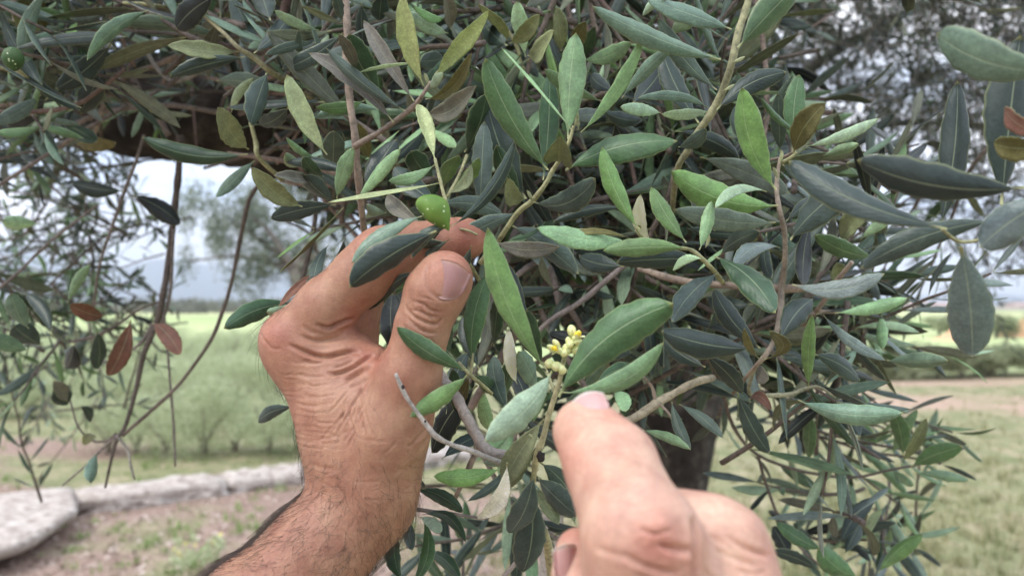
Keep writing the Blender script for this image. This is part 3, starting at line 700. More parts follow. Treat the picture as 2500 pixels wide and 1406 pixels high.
# --- branches and twigs one can follow in the picture: (points px, py, depth m), radius px, tint
TAN = (0.30, 0.235, 0.185); GRY = (0.36, 0.33, 0.29); OLV = (0.36, 0.35, 0.19); PNK = (0.225, 0.185, 0.165); DKB = (0.145, 0.115, 0.098)
TW = [
 ([(838,-60,.33),(848,60,.33),(845,130,.33),(850,190,.33),(856,260,.33),(868,340,.33),(871,400,.335),(877,450,.34),(884,520,.35),(900,600,.37),(960,720,.42)], [9,9,9,11,9,10,9,10,8,8,9], TAN),
 ([(866,357,.33),(920,327,.325),(960,300,.32),(1008,262,.315),(1030,235,.31),(1052,200,.31)], [8,7,7,7,5.5,4], TAN),
 ([(1062,388,.30),(1072,430,.295),(1082,470,.292),(1092,505,.29),(1098,545,.288),(1112,600,.282),(1150,650,.29),(1190,720,.32)], [4,4.5,5,5,5,4.5,5,6], OLV),
 ([(1400,308,.31),(1388,350,.31),(1370,385,.315),(1350,415,.32),(1330,452,.32),(1300,490,.325),(1262,522,.33),(1215,590,.34),(1175,640,.36)], [4,5,5,5.5,6,7,7,7,7], OLV),
 ([(1842,-60,.33),(1822,20,.33),(1802,80,.33),(1788,150,.33),(1765,220,.335),(1738,275,.34),(1705,322,.345),(1675,375,.35),(1652,420,.36),(1640,520,.40)], [8,9,9,9,9,10,9,8,8,7], (0.30,0.29,0.17)),
 ([(1905,385,.34),(1898,430,.34),(1897,475,.34),(1905,520,.34),(1916,570,.345),(1916,640,.35),(1908,700,.355),(1905,760,.35),(1892,825,.345),(1868,868,.34),(1835,905,.35),(1790,960,.38)], [4,5,6,6,6.5,6.5,9,7.5,6.5,6,5,5], (0.30,0.245,0.19)),
 ([(1560,655,.39),(1640,680,.375),(1720,692,.365),(1800,698,.36),(1912,704,.357),(1990,702,.36),(2060,690,.38)], [8,9,9,9,11,8,6], TAN),
 ([(1552,560,.30),(1562,575,.30),(1582,592,.302),(1618,606,.305),(1680,608,.31),(1712,630,.31),(1745,664,.32),(1765,690,.36)], [3,4,4.5,4.5,5,6,6,6], OLV),
 ([(1385,860,.262),(1374,890,.262),(1366,930,.263),(1355,965,.264),(1340,1012,.266),(1326,1068,.268),(1312,1108,.27),(1304,1155,.275),(1299,1200,.285),(1312,1260,.30),(1338,1330,.32),(1352,1440,.35)], [4.5,5.5,6,6.5,7,7.5,9,7,8,9,11,14], (0.42,0.38,0.22)),
 ([(1356,962,.264),(1342,925,.27),(1335,905,.275)], [4,3,3], OLV),
 ([(966,912,.245),(985,956,.247),(1003,985,.248),(1036,1030,.25),(1062,1062,.252),(1100,1084,.256),(1150,1100,.262),(1185,1115,.268),(1232,1133,.28)], [4.6,6.2,4.8,6.2,7.2,5.6,6.8,7,8], (0.40,0.36,0.32)),
 ([(1060,880,.30),(1082,925,.295),(1112,965,.29),(1135,1010,.285),(1165,1065,.285),(1190,1100,.285),(1225,1108,.285),(1290,1118,.29)], [10,13,14,14,14,15,12,9], (0.40,0.35,0.31)),
 ([(1470,1045,.36),(1545,1022,.36),(1602,985,.365),(1655,955,.37),(1700,932,.375),(1740,922,.39)], [10,10,12,9,10,9], (0.40,0.34,0.24)),
 ([(1602,982,.365),(1592,945,.365),(1570,920,.36)], [5,4,3.5], TAN),
 ([(1610,985,.365),(1632,1008,.36),(1650,1040,.36)], [4,3.5,3], TAN),
 ([(1290,835,.38),(1340,785,.38),(1420,735,.385),(1500,668,.39),(1590,600,.40)], [6,6.5,7,7,7], PNK),
 ([(1235,690,.42),(1330,640,.42),(1370,760,.42)], [7,8,8], PNK),
 ([(1300,700,.43),(1340,800,.43),(1400,900,.43),(1440,960,.43)], [7,8,7,7], PNK),
 ([(1310,560,.44),(1345,690,.43),(1395,760,.43),(1460,860,.44)], [9,9,8,7], PNK),
 # lower right spray
 ([(1862,872,.34),(1840,905,.36),(1830,960,.37),(1880,965,.37),(1930,962,.37),(1968,948,.37),(2000,945,.37),(2040,970,.37)], [5,5,5,5.5,5.5,5,4,2], (0.34,0.33,0.22)),
 ([(1720,860,.45),(1760,940,.48),(1790,1040,.50),(1850,1110,.52),(1960,1150,.53),(2080,1165,.53),(2180,1145,.52),(2240,1135,.52)], [4,4.5,4.5,4,4,3.5,3,3], DKB),
 ([(1800,900,.50),(1900,940,.52),(2000,1000,.53),(2060,1060,.53),(2150,1120,.52)], [3.5,4,4,4,3.5], DKB),
 ([(1850,1110,.52),(1870,1180,.53),(1900,1260,.53),(1930,1310,.53),(1990,1370,.53),(2070,1430,.53)], [4,4,3.5,3.5,3,3], DKB),
 ([(2080,640,.36),(2040,690,.37),(2000,750,.38),(1960,800,.40)], [6,6,6,6], TAN),
 ([(1990,760,.40),(2060,760,.40),(2140,745,.40)], [5,5,4], TAN),
 # lower left bare twigs
 ([(440,330,.62),(436,420,.62),(425,520,.62),(412,630,.61),(398,720,.60),(382,790,.60),(352,862,.60),(332,950,.60),(308,1035,.60),(285,1075,.60),(270,1130,.60),(257,1190,.60)], [8.1,8.1,8.1,7.4,8.1,7.4,6.7,5.2,5.2,4.4,3.7,3.0], DKB),
 ([(424,560,.60),(420,640,.60),(415,720,.60),(395,790,.60)], [3.7,3.7,3.7,3.7], PNK),
 ([(640,440,.58),(608,490,.58),(585,590,.58),(565,690,.58),(540,770,.58),(512,835,.58),(440,935,.58),(372,1000,.59),(300,1062,.60)], [5.9,5.2,5.2,4.4,4.8,4.4,4.4,4.8,4.4], (0.17,0.13,0.11)),
 ([(352,330,.56),(330,400,.56),(303,470,.56),(275,550,.56),(245,640,.57),(232,720,.58),(228,780,.60)], [3.7,3.7,4.4,3.3,3.3,3.0,3.0], PNK),
 ([(400,760,.60),(408,840,.60),(415,930,.60),(424,1040,.60),(428,1138,.60)], [3.0,3.0,3.0,3.0,2.6], PNK),
 ([(372,790,.60),(350,830,.60),(300,868,.60),(235,890,.60)], [3.7,3.7,3.3,2.6], PNK),
 ([(395,735,.60),(340,755,.60),(290,790,.60),(235,820,.60),(170,835,.61)], [3.0,3.0,3.3,3.7,3.0], DKB),
 ([(286,1062,.60),(312,1100,.60),(318,1130,.60),(328,1170,.60)], [4.4,3.3,3.3,2.6], GRY),
 ([(290,1060,.60),(250,1095,.60),(210,1135,.60),(152,1185,.60)], [3.7,3.3,2.6,2.2], PNK),
 ([(284,1058,.60),(262,1075,.60),(225,1075,.60),(190,1040,.60),(172,980,.61),(150,930,.62)], [3.7,3.0,2.6,2.2,2.2,2.2], DKB),
 ([(-40,730,.56),(40,670,.56),(100,610,.56),(160,560,.56),(240,500,.57)], [3.7,3.7,3.3,3.3,3.0], PNK),
 ([(-30,470,.55),(80,400,.55),(190,330,.55),(290,270,.55),(390,220,.56)], [4.4,5.2,5.2,5.2,4.4], PNK),
 ([(190,300,.58),(260,272,.58),(350,262,.58),(430,258,.58),(560,280,.60)], [6,6,6,6,6], PNK),
 ([(320,180,.60),(345,235,.60),(375,260,.60),(395,300,.60),(410,330,.60)], [9,9,8,8,8], PNK),
 ([(360,130,.58),(385,170,.58),(430,200,.58),(500,170,.58)], [5,5,5,5], GRY),
 ([(230,330,.58),(262,240,.58),(300,190,.60),(380,160,.60),(450,130,.6)], [5,6,6,6,6], TAN),
 ([(-40,160,.44),(20,170,.44),(75,200,.44),(110,225,.44),(160,245,.45),(200,262,.47)], [6,6,6,6,6,6], (0.30,0.28,0.17)),
 ([(28,-20,.46),(36,40,.46),(44,100,.46),(60,160,.46)], [6,6,6,6], TAN),
 ([(300,8,.42),(345,10,.42),(372,14,.42),(420,20,.44)], [4,5,5,5], OLV),
 ([(500,40,.38),(545,80,.38),(583,118,.38),(618,140,.385),(660,175,.39),(700,200,.41),(760,240,.45)], [5,5,6,7,7,7,7], (0.36,0.33,0.20)),
 ([(612,300,.40),(625,350,.40),(632,385,.40),(690,440,.42)], [5,6,6,6], OLV),
 ([(1283,180,.42),(1260,110,.42),(1236,70,.42)], [4,5,4], OLV),
 ([(1170,60,.45),(1190,120,.45),(1230,180,.46),(1280,240,.47),(1330,280,.48)], [6,6,7,7,7], PNK),
 ([(1440,-20,.50),(1450,60,.50),(1475,100,.50),(1530,150,.51)], [6,6,7,7], TAN),
 ([(1092,480,.35),(1120,430,.36),(1140,380,.38)], [4,4,4], OLV),
 ([(1105,559,.285),(1130,560,.28),(1150,566,.28),(1166,574,.28)], [3.5,3,3,2.5], OLV),
 ([(1148,920,.285),(1152,890,.285),(1155,862,.285)], [4.5,3.5,2.5], OLV),
 ([(1120,885,.29),(1148,915,.285),(1172,935,.29),(1200,960,.30)], [4.5,5,5,5], OLV),
 ([(1000,1240,.33),(1040,1246,.335),(1120,1256,.34),(1190,1266,.34)], [6,5,4,2.5], PNK),
 ([(1230,1406,.34),(1262,1370,.34),(1300,1320,.34),(1335,1285,.34)], [6,6,6,6], (0.40,0.33,0.29)),
 ([(1105,1230,.335),(1150,1130,.33),(1180,1060,.33)], [6,7,8], TAN),
 ([(1365,1150,.46),(1350,1250,.46),(1345,1350,.46),(1340,1500,.46)], [22,26,30,34], (0.34,0.30,0.26)),
 # upper right
 ([(2300,560,.215),(2345,590,.22),(2420,575,.22),(2560,500,.22)], [4,4,5,6], OLV),
 ([(1945,372,.34),(1930,385,.34),(1905,400,.342)], [4,4,4], OLV),
 ([(1940,370,.35),(1910,385,.36),(1850,395,.38),(1780,400,.40)], [4,4,4,5], TAN),
]
for k, (pts, r, c) in enumerate(TW):
    tube_obj('twig', pts, r, c, seg=9, bumps=0.07, seed=k, label=None)
# dark snapped knots on the bare grey twig
for (x, y, d, s) in ((984, 944, .2440, 4.2), (1038, 1028, .2470, 2.6), (1320, 1113, .267, 10)):
    bm = bmesh.new(); bmesh.ops.create_icosphere(bm, subdivisions=2, radius=1.0); c = P(x, y, d); rr = s*d/FPX
    for v in bm.verts:
        q = np.array(v.co)*rr*(1+0.2*math.sin(9*v.co.x+7*v.co.y)); v.co = Vector(q*np.array((1, 0.8, 1.35))+c)
    me = bpy.data.meshes.new('knot'); bm.to_mesh(me); bm.free(); me.polygons.foreach_set('use_smooth', np.ones(len(me.polygons), bool))
    a = me.attributes.new('tint', 'FLOAT_VECTOR', 'POINT'); a.data.foreach_set('vector', np.tile((0.035, 0.028, 0.025), len(me.vertices)).astype(np.float32))
    obj('knot', me, TWIG, OT)

# --- leaves: base px,py  tip px,py  width px  kind  depth cm | tip depth minus base cm, bend, arch, round
H = """
1760 146 1446 16 46 T 28 -1 .05 .04 .5
1786 72 1578 -4 46 T 30 0 .02 .05 .5
1802 118 1965 -50 74 M 27.5 -1 .03 .06 .4
1386 340 1406 80 66 A 29 0 .01 .03 .5
1338 416 1184 142 66 M 27 -1 .05 .05 .8
1326 440 1342 178 50 E 32.5 0 -.02 .02 .6
1398 320 1224 116 9 A 26.8 0 .03 .03 .4
1418 324 1572 86 34 A 28.5 -1 -.06 .03 .2
1518 240 1642 112 32 T 32 0 .03 .03 .4
1540 256 1628 144 62 D 35 1 -.04 .05 .5
1750 220 1606 44 44 G 30.5 0 .06 .04 .3
1706 300 1618 128 54 D 35 1 .06 .04 .4
1730 264 1558 240 24 T 30.5 -1 -.08 .05 .4
1730 272 1616 279 26 L 31 0 .0 .05 .5
1614 276 1515 262 30 L 33.5 0 .0 .05 .6
1470 248 1330 170 32 A 33.5 0 .05 .04 .5
1750 268 1920 176 52 D 29.5 -1 .08 .04 .6
1380 416 1654 344 72 M 30 -1 .07 .05 .3
1373 388 1369 332 62 U 30.2 -3 .0 .1 .9
1560 560 1470 358 46 B 28.5 -1 .06 .04 .4
1676 592 1590 456 42 B 28.5 -1 .06 .04 .3
1900 502 1638 418 76 B 32.2 0 .10 .04 .5
1872 468 1746 508 26 L 30.5 -1 -.10 .03 .4
1894 544 1646 512 54 S 30.8 -1 .02 .08 .3
1708 610 1737 490 32 A 28 -1 -.03 .04 .5
1591 592 1564 473 32 C 31 0 .06 .05 .4
1745 562 1712 440 58 D 34.5 1 .05 .05 .7
1894 464 1811 214 66 B 28.2 -1 .07 .04 .5
1862 378 1798 256 40 D 34 1 .08 .04 .5
1708 384 1926 472 56 S 35 0 .05 .06 .5
1650 320 1806 388 44 D 36 0 .06 .05 .4
1656 360 1724 316 34 G 33 0 -.05 .05 .6
1284 482 1238 434 42 U 30.8 0 .12 .06 .7
1302 494 1453 436 58 G 30.5 -1 -.12 .06 .6
1262 520 1113 594 42 G 28.6 -1 -.05 .06 .5
1103 552 1258 342 32 D 27.8 -1 -.10 .04 .3
1272 478 1212 355 44 E 31.5 0 .04 .06 .7
1092 474 1150 402 28 U 29.5 -1 -.14 .05 .5
1172 524 1183 296 52 G 33.5 0 .0 .05 .4
1284 486 1190 256 76 D 34.5 0 .03 .05 .5
1135 372 1188 230 52 E 35.5 0 -.04 .05 .5
1238 112 1176 50 56 D 38 0 .03 .05 .5
1283 140 1262 4 38 L 36 0 .02 .04 .5
1246 106 1318 36 38 U 34.5 0 -.03 .04 .6
1290 136 1354 76 42 U 34.5 -1 -.10 .04 .7
1240 102 1166 10 24 U 34 0 -.10 .04 .4
1062 192 1194 24 42 Y 30 -2 .03 .04 .3
1370 125 1356 18 38 U 36.5 0 .0 .05 .6
1388 112 1362 42 16 L 36.5 0 .0 .04 .4
1418 112 1430 52 36 O 37 0 .05 .05 .6
1422 146 1540 104 40 A 36 -1 -.06 .04 .4
1636 86 1702 28 40 L 38 0 .0 .04 .6
1642 -4 1568 40 24 L 29.5 0 -.12 .04 .5
1500 222 1442 182 38 D 36 0 .06 .04 .7
1480 274 1394 282 34 S 37 0 .02 .05 .6
1468 268 1566 292 38 D 36.5 0 -.08 .05 .5
1500 298 1534 372 48 K 38 0 .0 .05 .5
1500 368 1402 386 34 D 37.5 0 .05 .05 .5
1034 208 982 -14 46 Y 29.5 -2 .04 .03 .4
1040 242 1152 130 32 O 30.5 -1 -.10 .04 .6
1040 276 1164 210 48 N 31 -1 -.12 .05 .5
1011 248 888 50 38 N 31.2 0 .02 .04 .4
990 272 796 118 32 G 31.2 0 .04 .04 .3
961 300 753 130 44 N 31.8 0 -.05 .05 .4
930 226 852 84 62 E 34.2 0 .06 .04 .5
866 174 826 82 28 N 32 -1 -.04 .04 .6
873 179 1004 156 9 L 32 0 .04 .03 .4
1051 215 1082 180 22 L 30.5 0 .0 .04 .5
798 378 699 182 48 Y 31.5 0 .05 .03 .6
1062 392 1020 255 36 Y 28.8 0 .02 .05 .6
836 52 818 -14 26 G 32 0 .0 .04 .5
833 56 735 15 16 O 32 0 .04 .04 .4
1062 402 948 442 30 A 29.6 -1 .10 .04 .4
1074 448 800 496 14 Y 28.6 -1 .09 .02 .4
870 490 978 363 30 A 30.6 0 -.02 .05 .4
822 486 864 361 38 A 32.2 0 .03 .04 .4
812 420 815 320 54 G 36 0 .0 .04 .4
890 470 968 340 62 D 34 0 .03 .05 .5
905 390 874 300 34 O 36 0 .03 .04 .4
960 395 1030 325 42 D 37 0 .0 .05 .5
855 424 697 396 32 D 32.6 0 -.06 .04 .5
760 436 668 430 30 N 33.4 0 .05 .04 .5
737 504 613 408 48 U 32.4 -1 .06 .04 .5
815 492 742 428 42 G 34.5 0 .03 .04 .5
790 432 740 384 30 E 34 0 .03 .04 .6
780 392 699 336 16 A 34.5 0 .05 .03 .4
740 406 696 377 28 L 36 0 .05 .04 .7
890 246 772 262 28 B 35.5 0 .06 .04 .4
930 268 775 283 34 T 36 0 -.06 .04 .4
652 178 612 306 54 G 36 0 -.04 .05 .6
705 262 633 306 42 D 37.5 0 .04 .05 .6
836 82 688 170 42 D 35.5 0 .06 .05 .4
770 105 648 134 22 G 37 0 -.04 .04 .5
620 130 706 38 42 D 36.5 0 -.06 .04 .5
778 75 670 26 24 L 37.5 0 .06 .04 .4
660 50 632 -30 56 D 37 0 .0 .04 .5
725 196 730 74 22 G 38 0 .0 .04 .4
932 -20 925 52 44 D 36.5 0 .0 .04 .5
882 8 886 106 36 D 37.5 0 .0 .04 .5
1095 82 998 30 34 L 35.5 0 .06 .04 .4
1085 42 1010 18 20 B 35 0 .08 .04 .5
1100 72 1084 -14 34 N 36 0 .0 .04 .5
1055 315 1113 360 26 A 34.5 0 .0 .04 .4
1085 455 1120 380 38 B 32.5 0 .05 .04 .5
1098 472 1170 386 30 B 33 0 -.06 .04 .4
1060 432 1004 370 52 E 33.8 0 .05 .04 .7
1082 142 1026 150 40 G 36.5 0 .0 .04 .5
363 26 213 148 36 T 38 -1 -.10 .05 .3
272 108 136 218 54 D 41 0 .04 .05 .5
262 160 197 278 54 D 43 0 .0 .05 .5
122 -30 72 188 38 T 40 0 -.12 .05 .4
550 92 274 62 36 T 43 -1 -.07 .05 .5
583 127 408 112 40 U 38.5 -1 .05 .04 .4
598 140 414 188 38 D 38 -1 -.05 .06 .4
524 -8 430 72 62 K 37 0 -.05 .05 .9
555 -20 610 108 48 G 41 0 .04 .04 .6
604 376 346 336 46 E 39 0 .09 .05 .5
606 364 531 262 54 U 37.5 -1 .06 .05 .5
565 276 618 192 22 L 40.5 0 .06 .04 .5
528 198 662 216 42 T 41 0 .05 .05 .5
112 98 32 15 36 U 43 0 .05 .04 .5
115 78 58 -24 62 O 46 0 .03 .04 .5
100 232 -14 300 36 S 44 0 .05 .05 .5
115 240 18 308 46 K 47 0 .04 .05 .5
165 300 117 272 32 S 50 0 .0 .05 .8
150 297 236 346 38 E 49 0 .0 .05 .5
190 355 284 348 42 O 52 0 .1 .05 .7
302 466 175 446 38 D 52 0 .06 .05 .5
324 478 440 548 48 K 53 0 .06 .05 .4
622 392 527 482 30 T 42 0 .0 .05 .4
820 500 660 534 46 D 33 -1 -.05 .06 .5
838 506 684 662 11 O 33 -1 -.06 .04 .4
722 744 547 802 48 E 34 -1 -.08 .05 .5
720 738 652 762 26 L 33.6 0 .05 .05 .7
762 668 680 750 18 R 32.6 0 .0 .04 .4
802 598 766 698 28 G 32.6 0 -.05 .06 .5
720 992 630 1031 34 D 35 0 -.08 .06 .6
1032 527 858 641 38 T 26.8 -1 -.05 .06 .3
1066 565 853 702 74 D 25.6 -1 -.07 .09 .8
1020 660 897 756 36 D 26.8 0 -.05 .07 .4
1102 550 1005 630 34 G 26.2 -1 -.16 .06 .4
1099 584 1015 666 22 G 26.8 0 -.05 .05 .4
1062 566 994 560 32 K 27.8 0 .05 .05 .6
1070 500 1228 524 46 G 29.5 0 .08 .06 .4
942 520 895 500 24 L 31 0 .05 .05 .5
1030 545 945 478 40 N 29.5 0 .05 .05 .5
1070 500 962 408 56 D 31 0 .05 .05 .5
1333 902 1190 556 62 B 25.2 -1 .05 .05 .25
1363 968 1644 740 98 M 24.6 -1.5 .09 .05 .9
1370 958 1621 836 46 A 23.8 -1.5 -.13 .04 .3
1348 906 1184 1078 72 L 23.4 -2 .06 .06 .35
1154 894 1192 670 54 M 29 0 .06 .05 .4
1205 846 1220 718 34 E 31.5 0 .0 .05 .5
1262 936 1242 802 30 C 31 0 .05 .05 .6
1312 952 1266 858 42 T 31.5 0 .0 .05 .5
1242 1004 1204 868 48 G 30 0 .05 .06 .5
1292 772 1222 640 60 K 34 0 .06 .05 .6
1326 892 1286 758 54 E 33.5 0 .07 .05 .6
1498 812 1338 812 48 K 34.5 0 .12 .05 .6
1540 590 1310 556 50 A 27.8 -1 .06 .05 .4
1540 584 1366 580 16 O 27.4 -1 -.09 .03 .5
1680 606 1472 612 46 B 27.2 -1 -.03 .06 .4
1522 650 1414 626 50 D 32.5 0 .05 .06 .5
1712 632 1505 641 52 D 30.2 -1 -.03 .07 .5
1716 632 1642 660 24 L 27.6 0 -.10 .05 .5
1745 626 1893 764 62 E 30.5 -1 .06 .06 .4
1905 604 1790 655 36 S 33.4 -1 -.09 .07 .5
1754 666 1640 786 56 G 31.8 -1 -.06 .06 .4
1856 850 1742 704 52 D 32.6 0 .07 .06 .4
1838 742 1724 730 44 D 35.5 0 .08 .06 .5
1838 850 1614 808 68 D 30.6 -1 .05 .08 .5
1904 832 1985 730 62 D 31.8 0 .07 .06 .4
1853 874 1817 800 17 O 31.2 0 .03 .04 .5
1868 876 1878 806 34 O 32 0 -.2 .05 .6
1722 896 1620 830 44 D 34.5 0 .04 .05 .5
1718 862 1812 960 46 D 33.5 0 .05 .06 .5
1830 976 1885 1002 26 R 34 0 .12 .05 .7
1850 902 1878 926 36 N 34.5 0 .0 .05 .9
1500 950 1527 1004 34 A 30.8 0 .04 .05 .8
1455 935 1560 902 36 E 29.5 0 .10 .04 .5
1800 958 1880 1106 48 D 36.5 0 -.05 .06 .5
1332 540 1246 586 10 E 30.5 0 .05 .03 .4
1208 590 1366 602 42 N 30.4 0 -.07 .06 .5
1250 552 1412 669 56 G 31.5 0 .06 .06 .5
1530 508 1350 542 28 D 33.5 0 -.06 .05 .4
1758 622 1854 565 42 G 34 0 .06 .05 .5
1929 586 2078 452 76 G 32 0 .05 .06 .35
1920 540 1992 490 30 D 34.5 0 .06 .05 .5
1142 915 1001 1017 46 B 25.4 -1.3 .05 .05 .4
1142 906 968 798 46 M 25.2 -1.4 .04 .05 .3
1130 905 1000 838 44 E 26.0 -1.0 -.05 .05 .5
1160 914 1212 958 38 M 29.5 0 .0 .05 .5
1146 916 1118 976 30 O 29.5 0 .06 .05 .5
1165 940 1054 1106 62 K 31.5 0 -.05 .06 .5
1225 1142 1058 1162 44 B 27.2 -1 .08 .05 .5
1328 1022 1232 1178 62 U 26.2 0 -.04 .06 .4
1306 1100 1234 1182 44 U 27.2 0 .04 .06 .5
1238 1128 1166 1264 44 C 25.6 0 .10 .05 .4
1302 1156 1242 1302 62 G 26.6 0 .05 .08 .5
1297 1198 1276 1398 80 D 27.8 0 .03 .08 .5
1318 1128 1406 1242 60 G 29.8 0 .07 .06 .5
1313 1166 1408 1258 56 G 30.6 0 .0 .06 .5
1310 1192 1365 1280 36 U 31.5 0 .0 .05 .6
1405 1280 1382 1230 26 U 30 0 .0 .05 .6
1568 1050 1684 1096 24 A 33.5 0 .04 .05 .4
1640 980 1686 1098 28 G 35 0 -.05 .05 .4
1658 986 1766 1068 26 G 35.5 0 .04 .05 .3
1008 1192 1130 1250 34 E 33 0 .06 .05 .5
1030 1256 1138 1324 28 E 33 0 .16 .05 .5
1024 1262 1074 1302 28 L 33.5 0 .05 .05 .8
972 1300 978 1412 38 E 32.5 0 -.08 .05 .5
1032 1262 1010 1426 34 M 33 0 .14 .05 .4
992 1262 1006 1342 28 G 33.8 0 .0 .05 .6
1036 1350 1124 1414 32 E 34 0 .08 .05 .5
985 1200 1040 1190 30 E 34 0 .08 .05 .5
2312 558 1924 392 74 D 20.5 2.5 .08 .06 .8
2508 458 2092 392 96 D 19.5 1.5 .07 .06 .7
2580 176 2286 84 106 T 18.5 1 .06 .06 .9
2294 562 2338 196 66 D 26 0 -.03 .05 .4
2446 500 2492 86 96 D 24 0 .02 .05 .5
2560 325 2454 264 46 R 20 0 .06 .04 .6
2570 350 2428 350 62 O 20.5 0 .06 .05 .6
2434 538 2100 656 64 G 22 1 -.07 .06 .4
2580 478 2392 604 96 S 19.5 0 -.05 .06 .9
1934 694 2160 668 46 S 29 -2 -.14 .06 .5
2346 604 2374 872 106 S 21.5 0 .02 .06 .95
1948 976 2206 1008 50 T 31 -2 -.08 .06 .35
1985 864 2100 928 48 D 34.5 0 .04 .08 .6
2038 764 2216 728 32 A 36 0 -.04 .05 .4
2152 768 2156 852 26 A 42 0 .0 .05 .5
2165 880 2314 881 38 T 38 -2 .0 .05 .5
2010 768 2162 880 26 S 37 -1 -.06 .05 .3
1975 946 1984 768 32 B 33.5 0 .03 .05 .4
1975 1126 1980 1018 32 M 48 0 .0 .05 .5
2204 1112 2180 1002 40 M 46 0 -.05 .05 .5
2225 1138 2349 1090 44 M 46 0 .06 .05 .6
2235 1154 2366 1172 24 A 46 0 .03 .05 .5
2200 1130 2262 1020 26 U 48 0 .0 .05 .5
2180 1110 2240 1000 28 A 49 0 .06 .05 .5
2180 1150 2230 1185 20 A 49 0 .0 .05 .5
2050 1332 2136 1214 38 D 45 0 .07 .05 .5
2143 1398 2251 1302 36 B 44 0 .04 .05 .5
2010 1340 1894 1274 36 M 45 0 .06 .05 .5
1932 1366 1886 1284 42 D 47 0 -.04 .05 .6
2000 1392 1884 1344 30 D 44 0 -.08 .05 .5
2096 1410 1998 1336 54 M 43 0 .06 .05 .5
2062 1352 2100 1278 34 D 48 0 .0 .05 .5
2055 602 2128 502 46 U 38 0 .04 .05 .6
2136 628 1990 574 44 M 35 0 .04 .06 .5
2100 586 2192 524 26 L 40 0 .04 .05 .4
2165 582 2252 580 16 M 41 0 .0 .05 .5
2040 680 2042 640 34 U 40 0 .0 .05 .9
1938 374 2016 252 58 O 31.5 0 .05 .05 .6
1938 366 1952 182 50 M 33.5 0 .04 .05 .6
1956 326 1858 238 15 M 33 0 .05 .03 .4
1968 358 2146 290 28 L 34 0 -.04 .04 .4
2010 380 2096 352 24 L 36 0 .0 .04 .5
1905 372 1900 228 42 G 37 0 .0 .05 .4
1910 402 2006 440 36 G 37.5 0 -.04 .05 .5
70 802 28 716 42 T 44 0 .04 .05 .5
126 816 62 716 32 D 46 0 -.08 .05 .4
256 772 168 744 38 R 47 0 .06 .05 .6
320 780 264 918 46 R 48 0 .04 .05 .7
372 788 442 866 44 R 50 0 .05 .05 .7
182 838 160 900 42 K 50 0 .05 .05 .6
236 808 238 902 38 D 49 0 .04 .05 .7
70 856 -18 818 38 T 46 0 .04 .05 .4
102 842 34 796 54 G 48 0 .03 .05 .6
96 546 6 540 34 L 50 0 .06 .05 .6
165 740 220 646 24 A 48 0 .04 .05 .4
235 1106 218 1176 30 T 52 0 .0 .05 .8
226 1060 206 1088 26 O 54 0 .0 .05 .6
130 928 166 988 46 D 54 0 .0 .05 .6
194 990 222 1030 24 D 56 0 .1 .05 .5
165 980 130 930 30 N 55 0 .0 .05 .5
"""
EXTRA = """
1088 590 1012 618 30 D 26.6 0 -.08 .06 .5
1080 560 1000 590 26 K 27.2 0 .05 .06 .5
1150 600 1120 660 24 G 27.2 0 .06 .05 .5
960 640 890 600 30 D 27.0 0 -.06 .06 .5
840 580 800 690 28 D 33.5 0 .05 .05 .5
968 872 958 716 62 K 34.5 0 .03 .05 .6
940 850 985 708 54 K 36 0 -.03 .05 .6
1090 1010 1140 860 44 D 32 0 .05 .05 .5
1150 1040 1105 900 40 E 33 0 .05 .05 .5
1170 900 1130 770 40 D 34 0 .04 .05 .5
1100 860 1085 770 34 E 33 0 .04 .05 .5
1290 1010 1250 900 44 K 33 0 -.05 .05 .5
1230 980 1260 870 36 M 32.5 0 .05 .05 .5
1210 1060 1180 960 34 A 32 0 .05 .05 .4
1080 1120 1180 1060 36 D 33 0 .05 .05 .5
1255 1090 1180 1130 30 T 30 0 .08 .05 .5
1420 960 1480 1010 36 D 33 0 .05 .05 .5
1450 880 1540 860 36 D 34 0 .05 .05 .5
"""  # the two K leaves behind the thumb are added to blacken the hollow
def hero(line, k):
    f = line.split(); bx, by, tx, ty, w = map(float, f[:5]); kind = f[5]; d = float(f[6])/100; dd = float(f[7])/100
    bend, arch, rnd = float(f[8]), float(f[9]), float(f[10])
    rg = np.random.default_rng(k*7+1)
    d0, d1 = d-dd/2*0, d+dd
    # a leaf is 4.5-6.5 cm long: one that looks short leans towards or away from the eye
    B, T = P(bx, by, d0), P(tx, ty, d1)
    Ln = np.linalg.norm(T-B); want = rg.uniform(0.030, 0.040)
    if Ln < want:
        extra = math.sqrt(want**2-Ln**2)*0.8
        T = P(tx, ty, d1-extra*(1 if d > 0.3 else -0.6) if kind not in 'DK' else d1+extra*0.7)
    view = unit(CP-(B+T)/2)
    A = unit(T-B); Z = unit(view-np.dot(view, A)*A); X = np.cross(A, Z)
    thin = w/max(1, math.hypot(tx-bx, ty-by)) < 0.085
    roll = rg.uniform(-0.55, 0.55)
    W = w*d/FPX
    if thin: roll = 1.15*(1 if rg.random() < .5 else -1); W = W*1.9
    else: W = W/math.cos(roll)*1.0
    Zr = Z*math.cos(roll)+X*math.sin(roll)
    s = 1
    under = kind in UND
    if under: Zr = -Zr; bend = -bend
    jit = rg.uniform(0.8, 1.35)*np.array((1, 1+rg.uniform(-.05, .05), 1+rg.uniform(-.08, .08)))
    tt = np.array(TOP['M' if under else kind])*jit; tu = np.array(UND[kind] if under else (0.20, 0.215, 0.15))*jit
    V, Q, ti, lf = leaf_arrays(B, T, Zr, W, -bend, arch*rg.uniform(0.5, 1.3)*(-1 if under else 1), tt, tu, 16, 8, 0.00035, rg.uniform(0.12, 0.62), rg.uniform(0.03, 0.13), min(1, rnd+0.08), rg.uniform(-0.6, 0.6), k)
    obj('leaf', new_mesh('leaf', V, Q, True, {'tint': ti, 'lf': lf}), LEAF, OT)
